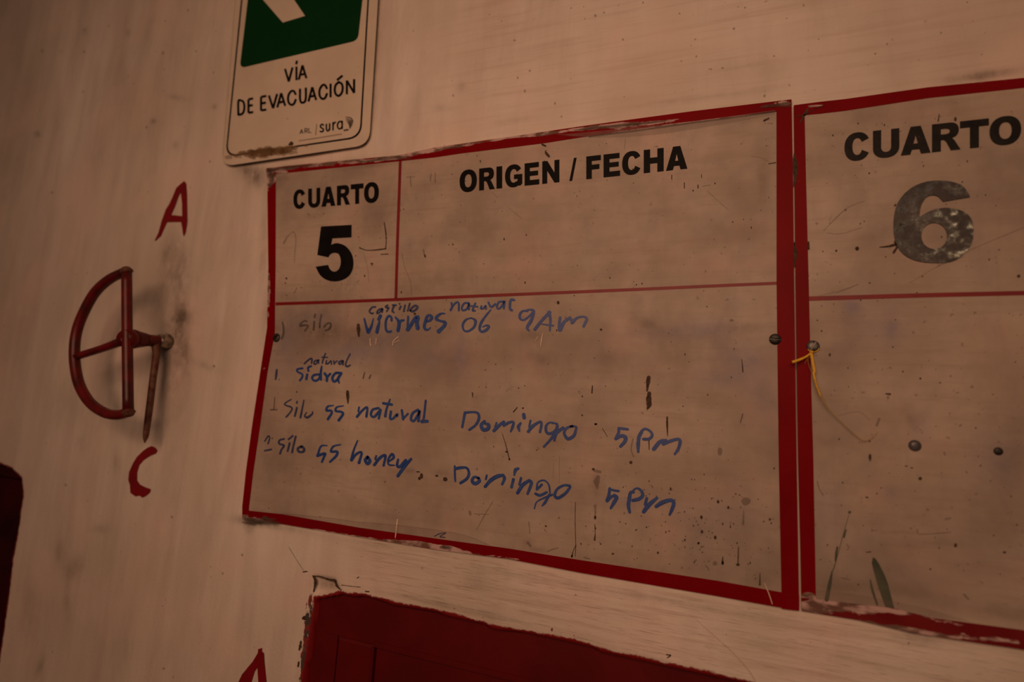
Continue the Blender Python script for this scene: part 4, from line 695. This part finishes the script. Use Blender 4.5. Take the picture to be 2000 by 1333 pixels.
strip('border_strip', q_bot, p_bot, 160, 8, BD + .0005, b6, [(1600, 1185, 50, 16, 0, 1.0), (1700, 1186, 90, 7, 9, .65), (1850, 1216, 150, 8, 12, .62), (1720, 1222, 100, 5, 12, .6), (1950, 1250, 160, 8, 9, .62), (1690, 1195, 70, 12, 10, .5), (1800, 1236, 120, 5, 13, .5), (1830, 1240, 100, 4, 9, .5)], mat_red('faded_red_tape', (0.13, 0.006, 0.008), (0.20, 0.02, 0.02)))
vstrip('border_strip', [(2200, 131), (2200, 1299)], [(2230, 128), (2230, 1303)], BD + .0004, b6, [])
f = Flat(); f.ribbon([(1580, 583.7), (1640, 582), (1811, 577), (2000, 572.7), (2230, 567)], 8.6, BD + .0002, caps=False); f.build('divider_line', M_PAINT, b6)
word([('C', 140, 282), ('U', 298, 444), ('A', 452, 617), ('R', 625, 783), ('T', 780, 940), ('O', 944, 1119)], 1600, 130, 2.835, (298, 357, -.110), (452, 493, -.106), b6, M_SATIN, BD + .0006)
f = Flat(); z7 = lambda p: zt(1600, 130, 2.835, p)
out6 = list(map(tuple, smooth_path([(836, 722), (818, 688), (785, 655), (730, 637), (670, 632), (600, 636), (530, 660), (475, 700), (435, 755), (416, 820), (412, 890), (420, 960), (445, 1015), (490, 1055), (550, 1078), (620, 1087), (700, 1086), (760, 1070), (810, 1030), (845, 980), (856, 920), (850, 860), (825, 820), (780, 795), (720, 783), (670, 785), (620, 798), (580, 818), (556, 833)], 2))) + \
       list(map(tuple, smooth_path([(558, 800), (566, 768), (582, 738), (604, 718), (632, 712), (660, 720), (687, 748)], 2)))
f.poly(z7(out6), [z7([(638 + 72 * math.cos(a), 938 + 73 * math.sin(a)) for a in np.linspace(0, 2 * math.pi, 30, endpoint=False)])], BD + .0010, .0006)
f.build('digit', M_GLOSS, b6)['label'] = 'shiny black digit 6'
f = Flat(); zl = rr3
f.poly(zl([(980, 660), (974, 690), (985, 735), (1003, 800), (1030, 880), (1048, 930), (1095, 936), (1078, 870), (1060, 800), (1040, 750), (1012, 695), (994, 668)]), (), BD + .0006)
f.ribbon(zl([(966, 782), (978, 840), (1003, 915)]), [2, 4.5, 4], BD + .0006); f.ribbon(zl([(760, 735), (748, 800), (730, 890)]), [2, 7, 8], BD + .0006); f.ribbon(zl([(788, 605), (782, 640), (778, 680)]), [3, 4.5, 2.5], BD + .0006)
f.ribbon(zl([(835, 512), (828, 532), (824, 552)]), [2.5, 4, 3], BD + .0006); f.blob(*zl([(854, 417, 3, 3)])[0], BD + .0006); f.ribbon(zl([(850, 430), (800, 610), (775, 700), (760, 740)]), [.8, 1, 1.5, 1.5], BD + .00055)
f.build('green_mark', M_LEAF, b6)
f = Flat()
for pts, w in [(z7([(665, 262), (660, 300)]), [1, 3]), (z7([(420, 970), (430, 1000), (412, 1030)]), 4), (z7([(425, 985), (385, 995), (335, 1000)]), [5, 3, 1.5]), (z7([(418, 770), (424, 765)]), 2.5), (zt(1400, 550, 3.808, [(1258, 835), (1290, 838)]), [2, 3]), (rr3([(945, 632), (968, 631)]), 1.5), (zt(1300, 150, 3.332, [(838, 500), (842, 560), (846, 620), (840, 700)]), [3, 9, 9, 4]), (zt(1300, 150, 3.332, [(838, 1080), (845, 1150), (838, 1230)]), [3, 6, 3]), (zt(1300, 150, 3.332, [(930, 1075), (932, 1120)]), 3), (zt(1300, 150, 3.332, [(925, 210), (905, 245), (875, 300)]), [3, 5, 1.2]), (zt(1300, 150, 3.332, [(840, 260), (905, 248), (960, 215), (1030, 185)]), [1, 2, 1, 1.5])]:
    f.ribbon(pts, w, fd + .0001, jit=.4)
for (x, y, a, b) in z7([(210, 1008, 3.6, 4), (755, 290, 2.4, 4), (95, 1020, 2, 2), (280, 1198, 1.5, 1.5), (277, 590, 1.6, 1.4), (1105, 1160, 3, 3), (228, 870, 1.2, 1.2)]) + rr3([(1235, 235, 3.6, 3), (1690, 633, 3, 2), (1426, 595, 3, 4), (965, 120, 2.5, 6), (810, 380, 1, 1), (1160, 168, 3, 1), (1190, 177, 2.5, 1)]) + zt(1400, 550, 3.808, [(1385, 670, 1.6, 1.6), (1515, 722, 2, 2), (840, 545, 2, 3), (748, 288, 1.5, 1), (1310, 487, 1.6, 1)]) : f.blob(x, y, a, b, fd, 9, .3)
for k in range(150):
    u_, v_ = random.uniform(1600, 2000), random.uniform(235, 1180); r = random.choice([.5, .7, .9, 1.3]); f.blob(u_, v_, r, r * random.uniform(.8, 1.6), fd, 6, .5)
f.build('dirt_specks', M_DIRT, b6)['kind'] = 'stuff'
f = Flat()
for pts, w in [(z7([(25, 910), (100, 830), (180, 770), (250, 745)]), 1.2), (z7([(70, 820), (60, 870), (160, 770)]), 1), (z7([(40, 920), (120, 925), (240, 890)]), 1), (z7([(650, 1110), (850, 1010), (1134, 890)]), 1.2), (z7([(500, 1200), (650, 1110), (800, 1050)]), 1), (rr3([(680, 250), (690, 290), (712, 325)]), 2.2), (rr3([(1220, 510), (1235, 535), (1400, 525)]), 2), (rr3([(1370, 455), (1400, 448)]), 3), (rr3([(1470, 860), (1495, 885)]), 4),
               (rr3([(810, 770), (855, 782)]), 2), (rr3([(840, 590), (850, 610)]), 2), (zt(1400, 550, 3.808, [(900, 1000), (1050, 970), (1140, 1030)]), 1), (zt(1400, 550, 3.808, [(1210, 1020), (1190, 1070)]), 5), (zt(1400, 550, 3.808, [(1050, 20), (980, 50), (890, 85)]), 1.2), (zt(1400, 550, 3.808, [(1135, 1290), (1140, 1333)]), 4), (z7([(0, 1270), (120, 1240), (220, 1205)]), 1)]:
    f.ribbon(pts, w, fd + .0001, jit=.3)
f.build('scratch_marks', M_FAINT, b6)['kind'] = 'stuff'
f = Flat(); f.poly([(1593, 1152), (1680, 1162), (1800, 1186), (1900, 1215), (1821, 1207), (1746, 1189), (1676, 1181), (1594, 1171)], (), BD + .0012, .00005); f.build('film', M_FILMT, b6)

# ------------------------------------------------------------------ screws
def screw(px, py, r, ang, mat, label, d=BD + .0004, slot=True, h=0.0022, group='screws through the boards'):
    c = P(px, py, d); o = thing('screw', label, 'screw', c, group); n = 27
    V = []; e = np.linspace(-1, 1, n)
    ca, sa = math.cos(math.radians(ang)), math.sin(math.radians(ang))
    for j in e:
        for i in e:
            xx = i * math.sqrt(1 - j * j / 2); zz = j * math.sqrt(1 - i * i / 2); q = min(1.0, math.hypot(xx, zz))
            y = -h * (1 - q ** 2.6) ** .6 if q < 1 else 0.0
            tt = abs(-xx * sa + zz * ca)
            if slot and tt < .15 and q < .97: y *= .25
            V.append((c[0] + xx * r, c[1] + y, c[2] + zz * r))
    Fq = [(j * n + i, j * n + i + 1, (j + 1) * n + i + 1, (j + 1) * n + i) for j in range(n - 1) for i in range(n - 1)]
    mkobj('head', V, Fq, mat, o)
    m = 20; V = [];
    for k in range(m):
        a = 2 * math.pi * k / m; V.append((c[0] + r * .45 * math.cos(a), c[1], c[2] + r * .45 * math.sin(a))); V.append((c[0] + r * .45 * math.cos(a), 0.012, c[2] + r * .45 * math.sin(a)))
    mkobj('shank', V, [(2 * k, 2 * ((k + 1) % m), 2 * ((k + 1) % m) + 1, 2 * k + 1) for k in range(m)], mat, o)
    return o
screw(1514, 663, .0049, -4, M_DMETAL, 'dark slotted screw at the right edge of the room 5 board')
screw(1588, 677, .0052, 60, M_METAL, 'shinier slotted screw holding the yellow twine on the room 6 board')
screw(540, 660, .0056, 40, M_DMETAL, 'blackened screw in the left border of the room 5 board')
M_STUD = mat_simple('blue_grey_stud', (0.16, 0.15, 0.16), 0.35, 0.5, (0.07, 0.065, 0.07), metal=0.2, scale=90)
screw(1787, 871, .0044, 0, M_STUD, 'plain round grey stud low on the room 6 board', slot=False, group='studs')
screw(1950, 882, .0030, 0, M_DMETAL, 'smallest dark stud at the right of the room 6 board', slot=False, h=.0012, group='studs')

# ------------------------------------------------------------------ tubes: twine, thread, hand wheel
def tube(pts, rad, n=10, smooth=6, flat=1.0):
    p = smooth_path(pts, smooth) if smooth else np.asarray(pts, float); m = len(p)
    rr_ = np.interp(np.linspace(0, 1, m), np.linspace(0, 1, len(rad)), rad) if hasattr(rad, '__len__') else np.full(m, rad)
    t = np.gradient(p, axis=0); V = []; Fq = []; ref = np.array([0, 1.0, 0])
    for i in range(m):
        ti = t[i] / (np.linalg.norm(t[i]) + 1e-12); rf = ref if abs(ti @ ref) < .9 else np.array([0, 0, 1.0])
        a = np.cross(ti, rf); a /= np.linalg.norm(a); b = np.cross(ti, a)
        for k in range(n):
            q = 2 * math.pi * k / n; V.append(p[i] + rr_[i] * (math.cos(q) * a + flat * math.sin(q) * b))
    for i in range(m - 1):
        for k in range(n): Fq.append((i * n + k, i * n + (k + 1) % n, (i + 1) * n + (k + 1) % n, (i + 1) * n + k))
    Fq.append(tuple(range(n - 1, -1, -1))); Fq.append(tuple((m - 1) * n + k for k in range(n)))
    return np.array(V), Fq
def merge(lst):
    V = []; Fq = []
    for v, f_ in lst: k = len(V); V += [tuple(x) for x in v]; Fq += [tuple(i + k for i in q) for q in f_]
    return V, Fq
tw = thing('twine', 'frayed yellow plastic twine tied round the shinier screw', 'string', P(1585, 690, .006))
zy = lambda p: zt(1480, 630, 12.12, p)
def pp(l, ds): return [P(x, y, d) for (x, y), d in zip(l, ds)]
V1 = tube(pp(zy([(1245, 735), (1150, 810), (1000, 880), (815, 945)]), [.0062, .0075, .0090, .0105]), [.0007, .0009, .0011, .0012], 8, 6, .45)
mkobj('short_end', *V1, M_YEL, tw, smooth=True)
lng = zy([(1262, 705), (1275, 800), (1300, 950), (1340, 1150)]) + zt(1400, 550, 3.808, [(722, 690), (742, 775), (775, 860)])
V2 = tube(pp(lng, [.0062, .0068, .0075, .008, .0085, .008, .0075]), [.0011, .0013, .0013, .0012, .0010, .0008, .0005], 8, 6, .4)
mkobj('long_end', *V2, M_YEL, tw, smooth=True)
M_YELD = mat_simple('dull_yellow_fibre', (0.50, 0.33, 0.10), 0.6, 0.3)
tl_ = zt(1400, 550, 3.808, [(770, 850), (820, 935), (880, 1000), (960, 1078), (1040, 1150), (1100, 1185), (1160, 1160), (1197, 1120)])
mkobj('frayed_fibre', *tube(pp(tl_, [.0075, .007, .006, .0055, .005, .005, .0048, .0045]), [.00035, .00032, .0003, .00028, .00026, .00026, .00022, .00015], 6), M_YELD, tw, smooth=True)
for q, dd in (([(675, 575), (690, 640), (760, 800), (840, 960)], .0068), ([(700, 560), (712, 680), (735, 800), (800, 930)], .0085), ([(690, 560), (665, 590), (655, 610)], .008)):
    mkobj('frayed_fibre', *tube(pp(zt(1400, 550, 3.808, q), [dd] * len(q)), .00016, 5), M_YELD, tw, smooth=True)
cs = P(1588, 677, BD + .0006); kn = [(cs[0] + .0046 * math.cos(a), cs[1] - .0004, cs[2] + .0048 * math.sin(a)) for a in np.linspace(math.radians(-150), math.radians(-20), 9)]
mkobj('loop', *tube(kn, .0006, 7, 3), M_YEL, tw, smooth=True)
kk = P(1585.5, 688.5, .0058); mkobj('knot', *tube([(kk[0] - .0016, kk[1], kk[2] - .0002), (kk[0], kk[1] - .0008, kk[2] + .0003), (kk[0] + .0018, kk[1], kk[2] + .0001)], [.0007, .0011, .0006], 8), M_YEL, tw, smooth=True)
th = thing('thread', 'thin pale fibre hanging across the wall at the corner of the red hatch', 'thread', P(1420, 1260, .003))
mkobj('fibre', *tube([P(x, y, d) for (x, y), d in zip([(1361, 1212), (1390, 1238), (1430, 1274), (1459, 1306), (1473, 1327), (1480, 1345)], [.001, .0015, .002, .002, .0015, .001])], [.0001, .00016, .00018, .0002, .00018, .0001], 6), M_THREAD, th, smooth=True)

WD = 0.057
wh = thing('hand_wheel', 'red steel half-round hand wheel standing off the wall with a rusty pointer', 'valve wheel', P(326, 668, 0.0))
rim = [(247, 530), (214, 546), (185.6, 572), (163, 612), (150, 648), (145.5, 684), (148, 722), (157, 756.5), (177, 788), (205.5, 807), (231, 811), (251, 805)]
R_ = [P(x, y, WD) for x, y in rim]
mkobj('rim', *tube(R_, .0062, 14), M_STEELRED, wh, smooth=True)
bar = [P(247.5, 531, WD), P(248.5, 660, WD), P(250.5, 804, WD)]
mkobj('crossbar', *tube(bar, .0060, 14), M_STEELRED, wh, smooth=True)
mkobj('spoke', *tube([P(149, 697, WD), P(200, 681, WD), P(246, 664, WD)], [.0048, .0048, .0058], 14, 3), M_STEELRED, wh, smooth=True)
cab = []
for (x, y) in ((247, 530), (251, 806)):
    c = P(x, y, WD); cab.append(tube([(c[0] - .002, c[1], c[2] + .004), (c[0], c[1], c[2]), (c[0] + .002, c[1], c[2] - .004)], [.005, .0078, .005], 12))
for cb_ in cab: mkobj('weld_joint', *cb_, M_RUST, wh, smooth=True)
h0 = P(247, 662, WD + .004); h1 = P(257, 663, WD - .008)
so = P(326, 668, 0.0)
mkobj('hub', *tube([P(246, 662, WD + .003), P(262, 663, WD - .012), P(290, 665, .030)], [.0115, .0125, .0080], 16, 4), M_STEELRED, wh, smooth=True)
mkobj('shaft', *tube([P(285, 665, .033), P(305, 666.5, .018), P(318, 667, .006)], [.0078, .0078, .0080], 16, 3), M_STEELRED, wh, smooth=True)
mkobj('socket', *tube([P(310, 667, .013), P(324, 667.5, .004), P(328, 668, -.004)], [.0098, .0105, .0115], 18, 3), M_SOCKET, wh, smooth=True)
mkobj('pointer', *tube([P(303, 672, .020), P(305, 692, .021), P(299, 740, .022), P(291, 805, .023), P(285, 850, .024), P(282.5, 866, .024)], [.0052, .0046, .0042, .0042, .0036, .0006], 12), M_RUST, wh, smooth=True)
